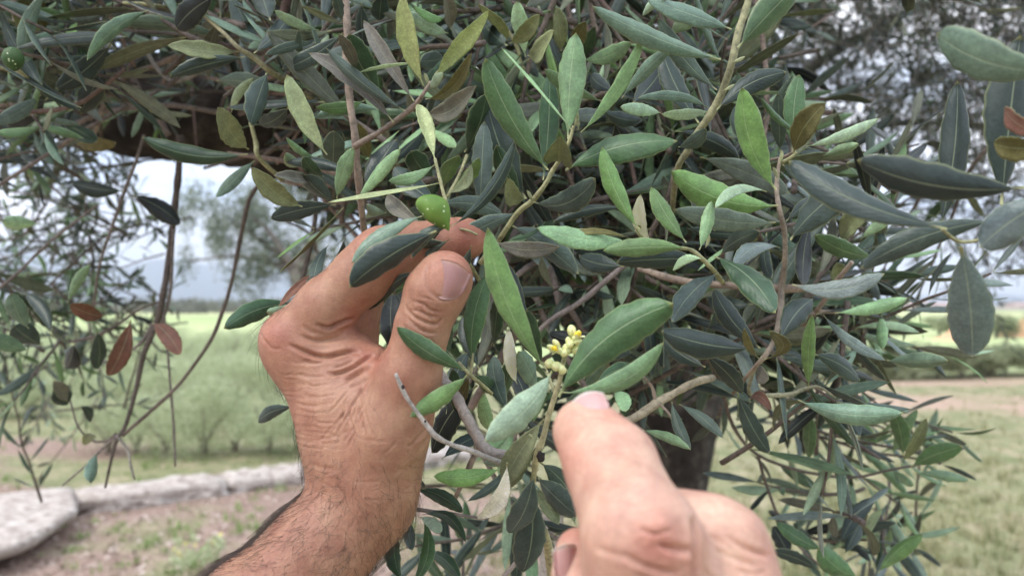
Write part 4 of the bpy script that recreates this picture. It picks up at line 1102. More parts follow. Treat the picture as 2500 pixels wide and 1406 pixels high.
for k, line in enumerate([l for l in (H+EXTRA).strip().splitlines() if l.strip()]): hero(line, k)

# --- the many further leaves and twigs of the crown (beyond what can be picked out one by one)
def shoots(starts, dirs, lens, seed, leafL=(0.034, 0.060), spacing=0.016, tone='mix', lowres=False, twig_tint=(0.15, 0.12, 0.10), spread=0.75, shade_dim=1.0):  # the last factor paints the crown's inner shade into the leaf colours
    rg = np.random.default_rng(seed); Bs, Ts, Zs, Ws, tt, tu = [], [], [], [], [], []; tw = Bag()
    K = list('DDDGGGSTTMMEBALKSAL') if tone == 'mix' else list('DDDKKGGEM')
    for s0, d0, ln in zip(starts, dirs, lens):
        d = unit(d0); n = max(3, int(ln/spacing/1.0)); pts = [s0]; cur = d.copy()
        for i in range(n):
            cur = unit(cur+rg.normal(0, 0.09, 3)+np.array((0, 0, -0.02))); pts.append(pts[-1]+cur*ln/n)
        pts = np.array(pts)
        side = unit(np.cross(cur, rg.normal(size=3))); kd = K[rg.integers(len(K))]
        for i in range(1, len(pts)):
            t = i/(len(pts)-1); ax = unit(pts[i]-pts[i-1]); side = unit(np.cross(ax, side))
            for sg in (1, -1):
                if rg.random() < 0.14: continue
                o = unit(ax*(1-spread*0.45+0.5*t)+side*sg*spread+rg.normal(0, 0.16, 3))
                L_ = rg.uniform(*leafL)*(1-0.35*t*t); z = unit(ax*0.7-side*sg*0.2+rg.normal(0, 0.45, 3)+np.array((-0.1, -0.45, 0.5)))
                Bs.append(pts[i]+o*0.001); Ts.append(pts[i]+o*L_); Zs.append(z); Ws.append(L_*rg.uniform(0.11, 0.19))
                kk = kd if rg.random() < .6 else K[rg.integers(len(K))]
                j = rg.uniform(0.42, 1.45); tt.append(np.array(TOP[kk])*j); tu.append(np.array((0.175, 0.190, 0.138))*rg.uniform(0.6, 1.35)*np.array((1, 1, rg.uniform(.75, 1.1))))
        sp_ = 1 if lowres else 2
        V, F, ti = tube_arrays(pts, np.linspace(0.0017, 0.0007, len(pts)), 5, twig_tint, 0.05, sp_, cap=True); tw.add(V, F, ti)
    n = len(Bs); 
    V, Q, ti, lf = leaf_arrays(np.array(Bs), np.array(Ts), np.array(Zs), np.array(Ws), rg.uniform(-.07, .07, n), rg.uniform(-.04, .10, n), np.array(tt)*shade_dim, np.array(tu)*shade_dim,
                               4 if lowres else 8, 2 if lowres else 4, 0.0003, rg.uniform(0.05, 0.4, n), 0.05, rg.uniform(0.1, 0.8, n), rg.uniform(-.6, .6, n), seed)
    return V, Q, ti, lf, tw
rg = np.random.default_rng(101)
GRID = ["9989999999999999877100000", "9974322799999999998200000", "6531101478999999999420000", "1000000068999999999520000",
        "0000000057999999999630000", "1000000002457888998874300", "1100000000134566788752200", "2100000000035534667752000",
        "1000000000155443456642000", "1000000000155320003332000", "0000000000144200002333100", "0000000000022100000123100",
        "0000000000022100000011100", "0000000000121100000011100"]
def fill(dmin, dmax, k_per, seed, grid=GRID, keep=None, lens=(0.07, 0.15)):
    rg = np.random.default_rng(seed); S, D, Ls = [], [], []
    for r_, row in enumerate(grid):
        for c_, ch in enumerate(row):
            w = int(ch); n = rg.poisson(w*k_per)
            for _ in range(n):
                px, py, d = c_*100+rg.uniform(0, 100), r_*100+rg.uniform(0, 100), rg.uniform(dmin, dmax)
                ln = rg.uniform(*lens); v = unit(rg.normal(size=3)+np.array((0.15, -0.55, 0.15)))
                mid = P(px, py, d); S.append(mid-v*ln*0.55); D.append(v); Ls.append(ln)
    # keep clear of the hands and the camera
    S2, D2, L2 = [], [], []
    for s, d, l in zip(S, D, Ls):
        e = s+d*(l+0.03); c1 = (ROT.T@(s-CP)); c2 = (ROT.T@(e-CP))
        if min(-c1[2], -c2[2]) < dmin*0.93: continue
        S2.append(s); D2.append(d); L2.append(l)
    return S2, D2, L2
LV, TWB = Bag(), Bag()
def add(res):
    V, Q, ti, lf, tw = res; LV.add(V, Q, ti, lf)
    if tw.n: TWB.v += tw.v; TWB.f4 += [f+TWB.n for f in tw.f4]; TWB.f3 += [f+TWB.n for f in tw.f3]; TWB.t += tw.t; TWB.l += tw.l; TWB.n += tw.n
add(shoots(*fill(0.385, 0.52, 0.16, 201), 301))
add(shoots(*fill(0.50, 0.75, 0.30, 202), 302, shade_dim=0.75))
G2 = ["9999999999999999962000000", "9951111999999999995000000", "9400000399999999995000000", "0000000069999999995000000", "0000000069999999995000000",
      "0000000000589999994000000", "0000000000046666880000000", "0000000000143311355200000", "0000000000000000022000000"]
add(shoots(*fill(0.75, 1.35, 1.0, 203, G2), 303, tone='dark', lowres=True, shade_dim=0.5))  # tints halved, standing for the shade deep inside
# above and beside the frame, so that the unseen crown goes on; thickened to block light
S, D, Ls = [], [], []
for _ in range(1300):
    px, py, d = rg.uniform(-1400, 2200), rg.uniform(-1300, -20), rg.uniform(0.40, 1.7)
    v = unit(rg.normal(size=3)+np.array((0, -.3, .2))); S.append(P(px, py, d)); D.append(v); Ls.append(rg.uniform(.08, .15))
add(shoots(S, D, Ls, 304, tone='dark', lowres=True))
# hanging sprays at the left
G3 = ["0000000000000000000000000"]*3+["8850000000000000000000000", "9982000000000000000000000", "9963000000000000000000000", "9963000000000000000000000", "8743000000000000000000000", "4431000000000000000000000", "3321000000000000000000000", "1210000000000000000000000"]
add(shoots(*fill(0.85, 1.5, 0.62, 204, G3, lens=(.10, .2)), 305, (0.03, 0.046), 0.017, lowres=True))
# far side of the crown, upper right, the sky shining through; backlit shade painted into the leaf colours
S, D, Ls = [], [], []
for _ in range(3600):
    px = rg.uniform(1650, 2900); py = rg.uniform(-500, 760)
    lim = 700-0.0*(px)-260*math.exp(-((px-2080)/190)**2) + (60 if px > 2400 else 0)
    dens = 1.0 if py < 260 else max(0.0, 1-(py-260)/(lim-230)) ; 
    if rg.random() > dens*0.95+0.0: continue
    d = rg.uniform(1.9, 3.4); v = unit(rg.normal(size=3)+np.array((0, -.3, -.3))); S.append(P(px, py, d)); D.append(v); Ls.append(rg.uniform(.12, .26))
add(shoots(S, D, Ls, 306, (0.036, 0.052), 0.018, tone='dark', lowres=True, shade_dim=0.45))
obj('foliage', LV.mesh('foliage'), LEAF, OT, kind='stuff')
obj('fine_twigs', TWB.mesh('fine_twigs'), TWIG, OT, kind='stuff')
# bare crossing twigs inside the crown
TB = Bag(); rg = np.random.default_rng(55)
for _ in range(300):
    px, py = rg.uniform(150, 1850), rg.uniform(0, 700)
    if px < 700 and (py > 330 or (py > 90 and rg.random() < .8)): continue
    if px > 700 and py > 560 and px < 1150: continue
    d = rg.uniform(.42, .95); v = unit(rg.normal(size=3)*np.array((1, .5, .8))); l = rg.uniform(.08, .22); c = P(px, py, d)
    q = [c-v*l/2, c+rg.normal(0, .006, 3), c+v*l/2+rg.normal(0, .012, 3)]
    if min(-(ROT.T@(z-CP))[2] for z in q) < .39: continue
    r0 = rg.uniform(.0012, .0028); V, F, ti = tube_arrays(q, [r0, r0*.85, r0*.6], 6, np.array(((0.22, 0.155, 0.13), (0.17, 0.14, 0.12), (0.28, 0.21, 0.17))[rg.integers(3)])*0.9, 0.08, 4, cap=True); TB.add(V, F, ti)
obj('bare_twigs', TB.mesh('bare_twigs'), TWIG, OT, kind='stuff')

# buds: little young leaf pairs at shoot tips
for (x, y, d, a) in ((1400, 312, .309, -1.2), (1412, 318, .309, -1.75), (1405, 300, .308, -1.5), (1898, 440, .335, -1.9), (1884, 452, .336, -2.2), (1765, 222, .33, -.5), (1722, 605, .30, -1.3), (1565, 560, .299, -2.2),
                     (1052, 200, .308, -1.0), (1046, 210, .308, -1.9), (1903, 400, .338, -1.4), (1788, 152, .328, -.4), (1750, 150, .33, -2.7), (1118, 470, .30, -1.0), (1345, 960, .262, -2.6), (1320, 1075, .265, -2.7), (1300, 495, .323, -2.0)):
    b = P(x, y, d); t = P(x+34*math.cos(a), y+34*math.sin(a), d-.002)
    V, Q, ti, lf = leaf_arrays(b, t, unit(CP-b), 9*d/FPX, .05, .05, np.array((.42, .44, .24)), np.array((.5, .5, .34)), 8, 4, .0005, .3, 0, .4, 0, 3)
    obj('bud_leaf', new_mesh('bud_leaf', V, Q, True, {'tint': ti, 'lf': lf}), LEAF, OT)

# ------------------------------------------------------------------ flower cluster on the middle shoot
m, nt, N, L, bs = nodes_of('flower buds')
c = ramp_n(N, L, noise_n(N, L, 500, 3, 0.6), [(0.3, (0.58, 0.62, 0.24)), (0.7, (0.80, 0.80, 0.40))])
L.new(c, bs.inputs['Base Color']); bs.inputs['Roughness'].default_value = 0.45; bs.inputs['Subsurface Weight'].default_value = 0.3; bs.inputs['Subsurface Scale'].default_value = 0.002
BUDM = m
PETAL = plain_mat('cream petals', (0.88, 0.86, 0.50), 0.5, 0.08, 400); ANTH = plain_mat('yellow anthers', (0.88, 0.66, 0.04), 0.5, 0.15, 600)
def blob(name, c, r, axis, stretch, mat, parent, seed=0):
    bm = bmesh.new(); bmesh.ops.create_icosphere(bm, subdivisions=3, radius=1.0)
    ax = unit(axis); q = Vector(ax).to_track_quat('Z', 'Y').to_matrix()
    for v in bm.verts:
        p = Vector((v.co.x, v.co.y, v.co.z*stretch))*r; p *= 1+0.05*math.sin(5*v.co.x+seed)*math.sin(4*v.co.z)
        v.co = q @ p + Vector(c)
    me = bpy.data.meshes.new(name); bm.to_mesh(me); bm.free(); me.polygons.foreach_set('use_smooth', np.ones(len(me.polygons), bool))
    return obj(name, me, mat, parent)
IR = ROT@np.array((1, 0, 0)); IU = ROT@np.array((0, 1, 0)); IB = ROT@np.array((0, 0, 1))   # right, up, towards the eye
px2 = lambda n, d: n*d/FPX
FD = 0.257
for (x, y, r, ang, st) in ((1341, 888, 11, 170, 1.1), (1358, 894, 12, 200, 1.1), (1372, 902, 10, 300, 1.3), (1396, 808, 11, 100, 1.45), (1412, 853, 12, 15, 1.5), (1392, 840, 9, 60, 1.2), (1384, 852, 12, 90, 1.2), (1388, 832, 8, 90, 1.3), (1410, 833, 8, 10, 1.5), (1377, 862, 9, 45, 1.1), (1350, 850, 8, 155, 2.0), (1358, 838, 7, 135, 1.8)):
    a = math.radians(ang); blob('flower_bud', P(x, y, FD-RNG.uniform(0, .002)), px2(r, FD), IR*math.cos(a)+IU*math.sin(a), st, BUDM, OT, x)
tube_obj('flower_stalk', [(1372, 902, .261), (1378, 870, .260), (1388, 842, .2585), (1400, 815, .2575)], [5, 5, 5, 4], (0.55, 0.56, 0.30))
def flower(cx, cy, ang, s, d):
    """an open four petalled olive flower, seen from the side"""
    a = math.radians(ang); up = unit(IR*math.cos(a)+IU*math.sin(a)+IB*0.35); q = Vector(up).to_track_quat('Z', 'Y').to_matrix()
    c = P(cx, cy, d); f = blob('flower', c, px2(6*s, d), up, 1.2, BUDM, OT)
    for k in range(4):
        n = 8; V = []
        for i in range(n+1):
            t = i/n; w = 6.5*s*math.sin(math.pi*min(1, 0.12+0.80*t))**0.6; rad_ = 2+11*s*t**1.3; z = 16*s*t-3*s*t*t
            for j in range(5):
                u = (j/4-0.5)*2; ang2 = k*math.pi/2+0.5+u*w/(rad_+6); R_ = rad_-1.2*s*(1-u*u)*t*-1
                V.append(np.array(q@Vector((R_*math.cos(ang2), R_*math.sin(ang2), z)))*px2(1, d)+c)
        idx = np.array([(i*5+j, i*5+j+1, (i+1)*5+j+1, (i+1)*5+j) for i in range(n) for j in range(4)])
        V = np.array(V); V2 = V-np.array(up)*0.0003
        obj('petal', new_mesh('petal', np.vstack((V, V2)), np.vstack((idx, idx[:, ::-1]+len(V)))), PETAL, f)
    for k in (-1, 1):
        blob('anther', c+np.array(q@Vector((k*3.2*s, 0, 10*s)))*px2(1, d), px2(4.2*s, d), up, 1.5, ANTH, f)
flower(1404, 826, 60, 1.35, FD-.002); flower(1366, 856, 155, 1.45, FD-.001)

# ------------------------------------------------------------------ olives
m, nt, N, L, bs = nodes_of('unripe olive skin')
tc = N.new('ShaderNodeTexCoord'); vo = N.new('ShaderNodeTexVoronoi'); vo.inputs['Scale'].default_value = 560; vo.feature = 'F1'
g = N.new('ShaderNodeNewGeometry').outputs['Position']; L.new(g, vo.inputs['Vector'])
dots = ramp_n(N, L, vo.outputs['Distance'], [(0.14, 1.0), (0.26, 0.0)])
sel = N.new('ShaderNodeSeparateColor'); L.new(vo.outputs['Color'], sel.inputs[0])
dots = math_n(N, L, 'MULTIPLY', dots, math_n(N, L, 'GREATER_THAN', sel.outputs[0], 0.55))
c = ramp_n(N, L, noise_n(N, L, 160, 3, 0.5), [(0.3, (0.085, 0.170, 0.028)), (0.7, (0.165, 0.275, 0.055))])
c = mix_n(N, L, 1.0, c, attr(N, 'tint').outputs['Vector'], 'MULTIPLY')
c = mix_n(N, L, math_n(N, L, 'MULTIPLY', dots, 0.8), c, (0.72, 0.82, 0.50)); L.new(c, bs.inputs['Base Color'])
bs.inputs['Roughness'].default_value = 0.55; bs.inputs['Specular IOR Level'].default_value = 0.3; bs.inputs['Subsurface Weight'].default_value = 0.15; bs.inputs['Subsurface Scale'].default_value = 0.002; bs.inputs['Coat Weight'].default_value = 0.0
OLM = m
def olive(cx, cy, d, length, width, ang, label, tint, stalk, pointed=0.35):
    c = P(cx, cy, d); t = thing('olive', label, 'olive', c)
    a = math.radians(ang); ax = IR*math.cos(a)+IU*math.sin(a); q = Vector(unit(ax)).to_track_quat('Z', 'Y').to_matrix()
    n, mseg = 26, 28; V = []
    for i in range(n+1):
        th = math.pi*i/n; z = math.cos(th); r = max(0.0, math.sin(th))**(0.92 if z < 0 else 1.0+pointed*0.5)*(1-pointed*0.28*max(0, z)-0.0)
        if z > .75: r *= 1-0.25*(z-.75)/.25
        zz = z*length/2+(0.05*length*max(0, z-.8)/.2)
        for j in range(mseg):
            b = 2*math.pi*j/mseg; x_, y_ = r*width/2*math.cos(b), r*width/2*math.sin(b)
            bow = 0.13*length*(z*z)
            # q maps local x,y across; bow it a little so that one flank is flatter
            p = Vector((x_, y_, zz)); V.append(np.array(q@p)*px2(1, d)+c - unit(np.cross(ax, IB))*px2(bow, d)*(-1)*pointed)
    i, j = np.meshgrid(np.arange(n), np.arange(mseg), indexing='ij'); j2 = (j+1) % mseg
    Q = np.stack(((i*mseg+j).ravel(), ((i+1)*mseg+j).ravel(), ((i+1)*mseg+j2).ravel(), (i*mseg+j2).ravel()), 1)
    V = np.array(V)
    obj('fruit', new_mesh('fruit', V, Q, True, {'tint': np.tile(tint, (len(V), 1))}), OLM, t)
    tube_obj('stalk', stalk, [3.5, 3, 3], OLV, 7, .05, 4, 0, None, t)
olive(1066, 514, .262, 104, 68, -46, 'pale speckled unripe green olive with a pointed end, above the pinching fingers', (1, 1, 1), [(1040, 482, .264), (1068, 484, .272), (1090, 498, .285)], 0.9)
olive(32, 144, .355, 56, 49, -80, 'small dark green olive hanging at the upper left edge of the picture', (0.38, 0.42, 0.7), [(40, 168, .357), (58, 182, .375), (78, 200, .435)], 0.1)
# ------------------------------------------------------------------ hands: one continuous skin each
def cam_pt(px, py, d): return np.array(((px-1250)/FPX*d, -(py-703)/FPX*d, -d))
class Field:
    """signed distance on a grid (metres, axes of the camera), blended smoothly piece by piece"""
    def __init__(s, lo, hi, h):
        s.lo = np.array(lo, float); s.h = h; s.n = np.ceil((np.array(hi)-s.lo)/h).astype(int)+1
        s.D = np.full(s.n, 0.05, np.float32)
    def sub(s, lo, hi):
        a = np.maximum(0, np.floor((lo-s.lo)/s.h).astype(int)); b = np.minimum(s.n, np.ceil((hi-s.lo)/s.h).astype(int)+1)
        if np.any(b <= a): return None
        ax = [s.lo[k]+s.h*np.arange(a[k], b[k]) for k in range(3)]
        return tuple(slice(a[k], b[k]) for k in range(3)), ax[0][:, None, None], ax[1][None, :, None], ax[2][None, None, :]
    def cone(s, a, b, ra, rb, k=0.004, flat=None):
        m = max(ra, rb)+k+0.006
        if flat is not None: m *= 1.3
        g = s.sub(np.minimum(a, b)-m, np.maximum(a, b)+m)
        if g is None: return
        sl, x, y, z = g; ba = b-a; L2 = max(1e-12, float(ba@ba))
        px, py, pz = x-a[0], y-a[1], z-a[2]
        t = np.clip((px*ba[0]+py*ba[1]+pz*ba[2])/L2, 0, 1)
        dx, dy, dz = px-t*ba[0], py-t*ba[1], pz-t*ba[2]
        if flat is not None:                      # (axis, factor): squeeze across that direction
            n_, f = flat; q = dx*n_[0]+dy*n_[1]+dz*n_[2]; dx, dy, dz = dx+q*n_[0]*(f-1), dy+q*n_[1]*(f-1), dz+q*n_[2]*(f-1)
        d = np.sqrt(dx*dx+dy*dy+dz*dz)-(ra+(rb-ra)*t)
        D = s.D[sl]
        h = np.clip(0.5+0.5*(D-d)/k, 0, 1); s.D[sl] = (D*(1-h)+d*h - k*h*(1-h)).astype(np.float32)
    def carve(s, pts, r, k=0.002):
        for a, b in zip(pts[:-1], pts[1:]):
            m = r+k+0.003; g = s.sub(np.minimum(a, b)-m, np.maximum(a, b)+m)
            if g is None: continue
            sl, x, y, z = g; ba = b-a; L2 = float(ba@ba); px, py, pz = x-a[0], y-a[1], z-a[2]
            t = np.clip((px*ba[0]+py*ba[1]+pz*ba[2])/L2, 0, 1)
            d = -(np.sqrt((px-t*ba[0])**2+(py-t*ba[1])**2+(pz-t*ba[2])**2)-r); D = s.D[sl]
            h = np.clip(0.5-0.5*(D-d)/k, 0, 1); s.D[sl] = (D*(1-h)+d*h+k*h*(1-h)).astype(np.float32)
    def merge(s, o, k=0.0):
        if k <= 0: s.D = np.minimum(s.D, o.D)
        else:
            h = np.clip(0.5+0.5*(s.D-o.D)/k, 0, 1); s.D = s.D*(1-h)+o.D*h-k*h*(1-h)
    def surface(s):
        D = s.D; ins = D < 0; n = D.shape
        c = np.zeros(tuple(x-1 for x in n), np.int8)
        for i in (0, 1):
            for j in (0, 1):
                for k in (0, 1): c += ins[i:n[0]-1+i, j:n[1]-1+j, k:n[2]-1+k]
        cells = np.argwhere((c > 0) & (c < 8)); idx = np.full(c.shape, -1, np.int32); idx[tuple(cells.T)] = np.arange(len(cells))
        acc = np.zeros((len(cells), 3)); cnt = np.zeros(len(cells))
        cor = [(i, j, k) for i in (0, 1) for j in (0, 1) for k in (0, 1)]
        for a in cor:
            for ax in range(3):
                if a[ax] == 1: continue
                b = list(a); b[ax] = 1
                da = D[tuple((cells+a).T)]; db = D[tuple((cells+b).T)]
                m = (da < 0) != (db < 0); t = np.where(m, da/(da-db+1e-20), 0)
                p = np.array(a, float)+np.eye(3)[ax]*t[:, None]; acc[m] += p[m]; cnt[m] += 1
        V = s.lo+(cells+acc/cnt[:, None])*s.h
        Q = []
        for ax in range(3):
            o1, o2 = [k for k in range(3) if k != ax]
            sa = [slice(1, -1)]*3; sa[ax] = slice(0, -1); sb = list(sa); sb[ax] = slice(1, None)
            A, B_ = ins[tuple(sa)], ins[tuple(sb)]
            e = np.argwhere(A != B_); off = np.array([1, 1, 1]); off[ax] = 0; e = e+off
            fl = ins[tuple(e.T)]
            def at(d1, d2):
                q = e.copy(); q[:, o1] += d1; q[:, o2] += d2; ok = (q >= 0).all(1) & (q < np.array(c.shape)).all(1); r = np.full(len(q), -1); r[ok] = idx[tuple(q[ok].T)]; return r
            q = np.stack((at(-1, -1), at(0, -1), at(0, 0), at(-1, 0)), 1)
            if ax == 1: fl = ~fl
            q[~fl] = q[~fl][:, ::-1]; q = q[(q >= 0).all(1)]; Q.append(q)
        return V, np.concatenate(Q)
def relax(V, Q, it=2, lam=0.5):
    E = np.concatenate((Q[:, :2], Q[:, 1:3], Q[:, 2:4], Q[:, [3, 0]])); n = len(V)
    for _ in range(it):
        s = np.zeros((n, 3)); c = np.zeros(n)
        for k in range(3):
            s[:, k] = np.bincount(E[:, 0], V[E[:, 1], k], n)+np.bincount(E[:, 1], V[E[:, 0], k], n)
        c = np.bincount(E[:, 0], minlength=n)+np.bincount(E[:, 1], minlength=n)
        V = V*(1-lam)+lam*s/np.maximum(c, 1)[:, None]
    return V
def normals(V, Q):
    nf = np.cross(V[Q[:, 2]]-V[Q[:, 0]], V[Q[:, 3]]-V[Q[:, 1]]); N_ = np.zeros_like(V)
    for k in range(4):
        for c in range(3): N_[:, c] += np.bincount(Q[:, k], nf[:, c], len(V))
    return unit(N_)
def to_px(V):
    d = -V[:, 2]; return np.stack((V[:, 0]/d*FPX+1250, -V[:, 1]/d*FPX+703), 1)
def seg_dist(p, poly):
    """distance in the skin's projection to a polyline and the place along it (0..1)"""
    poly = np.array(poly, float); best = np.full(len(p), 1e9); tt = np.zeros(len(p)); L_ = np.r_[0, np.cumsum(np.linalg.norm(np.diff(poly, axis=0), axis=1))]
    sg = np.zeros(len(p))
    for i in range(len(poly)-1):
        a, b = poly[i], poly[i+1]; ba = b-a; t = np.clip(((p-a)@ba)/(ba@ba), 0, 1); q = p-a-t[:, None]*ba; d = np.hypot(q[:, 0], q[:, 1]); m = d < best
        best[m] = d[m]; tt[m] = (L_[i]+t[m]*(L_[i+1]-L_[i]))/L_[-1]; sg[m] = np.sign(ba[0]*q[m, 1]-ba[1]*q[m, 0])
    return best, tt, sg
def smooth_poly(poly, sub=6):
    poly = np.array(poly, float)
    if len(poly) < 3: return poly
    e = np.vstack((2*poly[0]-poly[1], poly, 2*poly[-1]-poly[-2])); o = []
    for i in range(1, len(poly)):
        p0, p1, p2, p3 = e[i-1:i+3]
        for k in range(sub):
            u = k/sub; o.append(0.5*((2*p1)+(-p0+p2)*u+(2*p0-5*p1+4*p2-p3)*u*u+(-p0+3*p1-3*p2+p3)*u**3))
    o.append(poly[-1]); return np.array(o)
def crease(V, Nn, px, mask, poly, w, depth, rim=0.22):
    """press a fold into the skin along poly: width w px, depth in metres, with raised lips"""
    poly = smooth_poly(poly); lo, hi = poly.min(0)-5*w, poly.max(0)+5*w
    m = mask & (px[:, 0] > lo[0]) & (px[:, 0] < hi[0]) & (px[:, 1] > lo[1]) & (px[:, 1] < hi[1])
    i = np.where(m)[0]
    if not len(i): return V
    d, t, sg = seg_dist(px[i], poly); fade = np.clip(np.minimum(t, 1-t)*5, 0, 1)**0.7
    off = -depth*np.exp(-(d/w)**2)+rim*depth*np.exp(-((d-2.1*w)/(1.1*w))**2)
    V[i] += Nn[i]*(off*fade)[:, None]; return V

def make_skin(name, base, red, pale, rough=0.50, scale=1.0):
    m, nt, N, L, bs = nodes_of(name)
    g = N.new('ShaderNodeNewGeometry').outputs['Position']; tone = attr(N, 'tone').outputs['Fac']     # pigment: -1 pale .. +1 flushed
    nA = noise_n(N, L, 140*scale, 4, 0.6, g); nB = noise_n(N, L, 45*scale, 3, 0.55, g); nC = noise_n(N, L, 900*scale, 3, 0.6, g)
    tp = math_n(N, L, 'MULTIPLY', tone, 1.0, clamp=True); tn = math_n(N, L, 'MULTIPLY', tone, -1.0, clamp=True)
    c = mix_n(N, L, tp, base, red); c = mix_n(N, L, tn, c, pale)
    c = mix_n(N, L, 1.0, c, ramp_n(N, L, nA, [(0.3, (0.86, 0.74, 0.74)), (0.7, (1.16, 1.18, 1.16))]), 'MULTIPLY')
    c = mix_n(N, L, 1.0, c, ramp_n(N, L, nB, [(0.3, (0.92, 0.78, 0.78)), (0.7, (1.08, 1.15, 1.14))]), 'MULTIPLY')
    c = mix_n(N, L, 1.0, c, ramp_n(N, L, nC, [(0.3, 0.90), (0.7, 1.08)]), 'MULTIPLY')
    L.new(c, bs.inputs['Base Color']); bs.inputs['Roughness'].default_value = rough; bs.inputs['Specular IOR Level'].default_value = 0.38
    bs.inputs['Subsurface Weight'].default_value = 0.22; bs.inputs['Subsurface Radius'].default_value = (1.0, 0.35, 0.2); bs.inputs['Subsurface Scale'].default_value = 0.0035
    # the fine criss-cross of skin: stretched cells
    mp = N.new('ShaderNodeMapping'); mp.inputs['Rotation'].default_value = (0.3, 0.5, 0.6); mp.inputs['Scale'].default_value = (1.0, 1.0, 2.1); L.new(g, mp.inputs['Vector'])
    vo = N.new('ShaderNodeTexVoronoi'); vo.feature = 'DISTANCE_TO_EDGE'; vo.inputs['Scale'].default_value = 780*scale
    wob = N.new('ShaderNodeVectorMath'); wob.operation = 'ADD'; nz = N.new('ShaderNodeTexNoise'); nz.inputs['Scale'].default_value = 300; L.new(g, nz.inputs['Vector'])
    sc = N.new('ShaderNodeVectorMath'); sc.operation = 'SCALE'; sc.inputs['Scale'].default_value = 0.004; L.new(nz.outputs['Color'], sc.inputs[0])
    L.new(mp.outputs['Vector'], wob.inputs[0]); L.new(sc.outputs[0], wob.inputs[1]); L.new(wob.outputs[0], vo.inputs['Vector'])
    cell = ramp_n(N, L, vo.outputs['Distance'], [(0.0, 0.0), (0.22, 1.0)])
    h = math_n(N, L, 'ADD', math_n(N, L, 'MULTIPLY', cell, 0.55), math_n(N, L, 'MULTIPLY', nC, 0.5))
    bump_n(N, L, h, 0.40, 0.00025, bs)
    return m
def nail_mat(name, base, pale, edge=(0.62, 0.54, 0.46)):
    m, nt, N, L, bs = nodes_of(name)
    lf = attr(N, 'lf').outputs['Vector']; sp = N.new('ShaderNodeSeparateXYZ'); L.new(lf, sp.inputs[0])
    c = ramp_n(N, L, sp.outputs[1], [(0.0, pale), (0.12, base), (0.88, base), (0.97, edge)])
    c = mix_n(N, L, 1.0, c, ramp_n(N, L, noise_n(N, L, 260, 3, .5), [(0.3, 0.9), (0.7, 1.1)]), 'MULTIPLY')
    L.new(c, bs.inputs['Base Color']); bs.inputs['Roughness'].default_value = 0.30; bs.inputs['Specular IOR Level'].default_value = 0.5
    bs.inputs['Subsurface Weight'].default_value = 0.2; bs.inputs['Subsurface Scale'].default_value = 0.002
    h = math_n(N, L, 'SINE', math_n(N, L, 'MULTIPLY', sp.outputs[0], 40.0)); bump_n(N, L, h, 0.12, 0.0001, bs); return m

def finish_hand(F_, h, spec, it=3):
    V, Q = F_.surface(); V = relax(V, Q, it, 0.5); Nn = normals(V, Q)
    c = V.mean(0)
    # outward check by the volume's sign
    if np.einsum('ij,ij->i', V, Nn).sum() - (Nn@c).sum() < 0: Q = Q[:, ::-1]; Nn = -Nn
    px = to_px(V); view = unit(-V); front = (Nn*view).sum(1) > 0.02
    return V, Q, Nn, px, front
def gauss(px, cx, cy, r): return np.exp(-(((px[:, 0]-cx)**2+(px[:, 1]-cy)**2)/r**2))

# ---- the left hand: seen from the thumb's side, forearm coming up from below
C = cam_pt; R_ = lambda r, d: r*d/FPX
def chain(F_, pts, k, kk=None):
    for a, b in zip(pts[:-1], pts[1:]):
        F_.cone(C(*a[:3]), C(*b[:3]), R_(a[3], a[2]), R_(b[3], b[2]), k)
h = 0.00055
lo, hi = np.array((-0.145, -0.165, -0.365)), np.array((0.0, 0.032, -0.20))
A1 = Field(lo, hi, h)
# forearm and wrist
for dz, rr in ((0, 1.0), (0.014, 0.95)):
    chain(A1, [(380, 1760, .245+dz, 146*rr), (615, 1505, .256+dz, 126*rr), (776, 1350, .267+dz, 112*rr), (892, 1215, .274+dz, 108*rr), (900, 1120, .277+dz, 106*rr)], 0.010)
# back of the hand: the index finger's bone and its neighbours farther off
chain(A1, [(880, 1130, .278, 98), (816, 990, .280, 86), (740, 862, .283, 80), (724, 832, .284, 80)], 0.008)
chain(A1, [(890, 1140, .292, 90), (824, 980, .297, 80), (752, 850, .302, 76)], 0.010)
chain(A1, [(898, 1140, .303, 84), (840, 980, .312, 76), (785, 860, .320, 72)], 0.010)
chain(A1, [(900, 1150, .308, 85), (850, 1000, .322, 78), (815, 890, .332, 70)], 0.010)
# heel of the thumb, web
chain(A1, [(920, 1150, .270, 98), (954, 1050, .266, 84), (980, 950, .264, 70)], 0.008)
chain(A1, [(860, 1080, .276, 110), (870, 985, .277, 92), (850, 930, .279, 70)], 0.010)
chain(A1, [(770, 868, .281, 58), (850, 868, .280, 46), (905, 888, .277, 40)], 0.008)
chain(A1, [(950, 970, .276, 78), (945, 1060, .280, 86)], 0.010)
# thumb
TH = Field(lo, hi, h)
chain(TH, [(978, 985, .264, 70), (1004, 905, .261, 66), (1026, 822, .259, 56), (1034, 785, .258, 57)], 0.006)
chain(TH, [(1034, 785, .258, 56), (1062, 716, .257, 66), (1084, 682, .257, 63)], 0.005)
chain(TH, [(1062, 716, .259, 62), (1088, 678, .259, 60)], 0.004)
# index finger
IX = Field(lo, hi, h)
chain(IX, [(724, 838, .283, 80), (800, 752, .280, 69), (880, 675, .277, 64), (938, 622, .276, 65)], 0.006)
chain(IX, [(938, 622, .277, 62), (1010, 603, .283, 54), (1070, 592, .287, 50)], 0.005)
chain(IX, [(1070, 592, .287, 50), (1120, 585, .288, 48), (1148, 582, .288, 45)], 0.004)
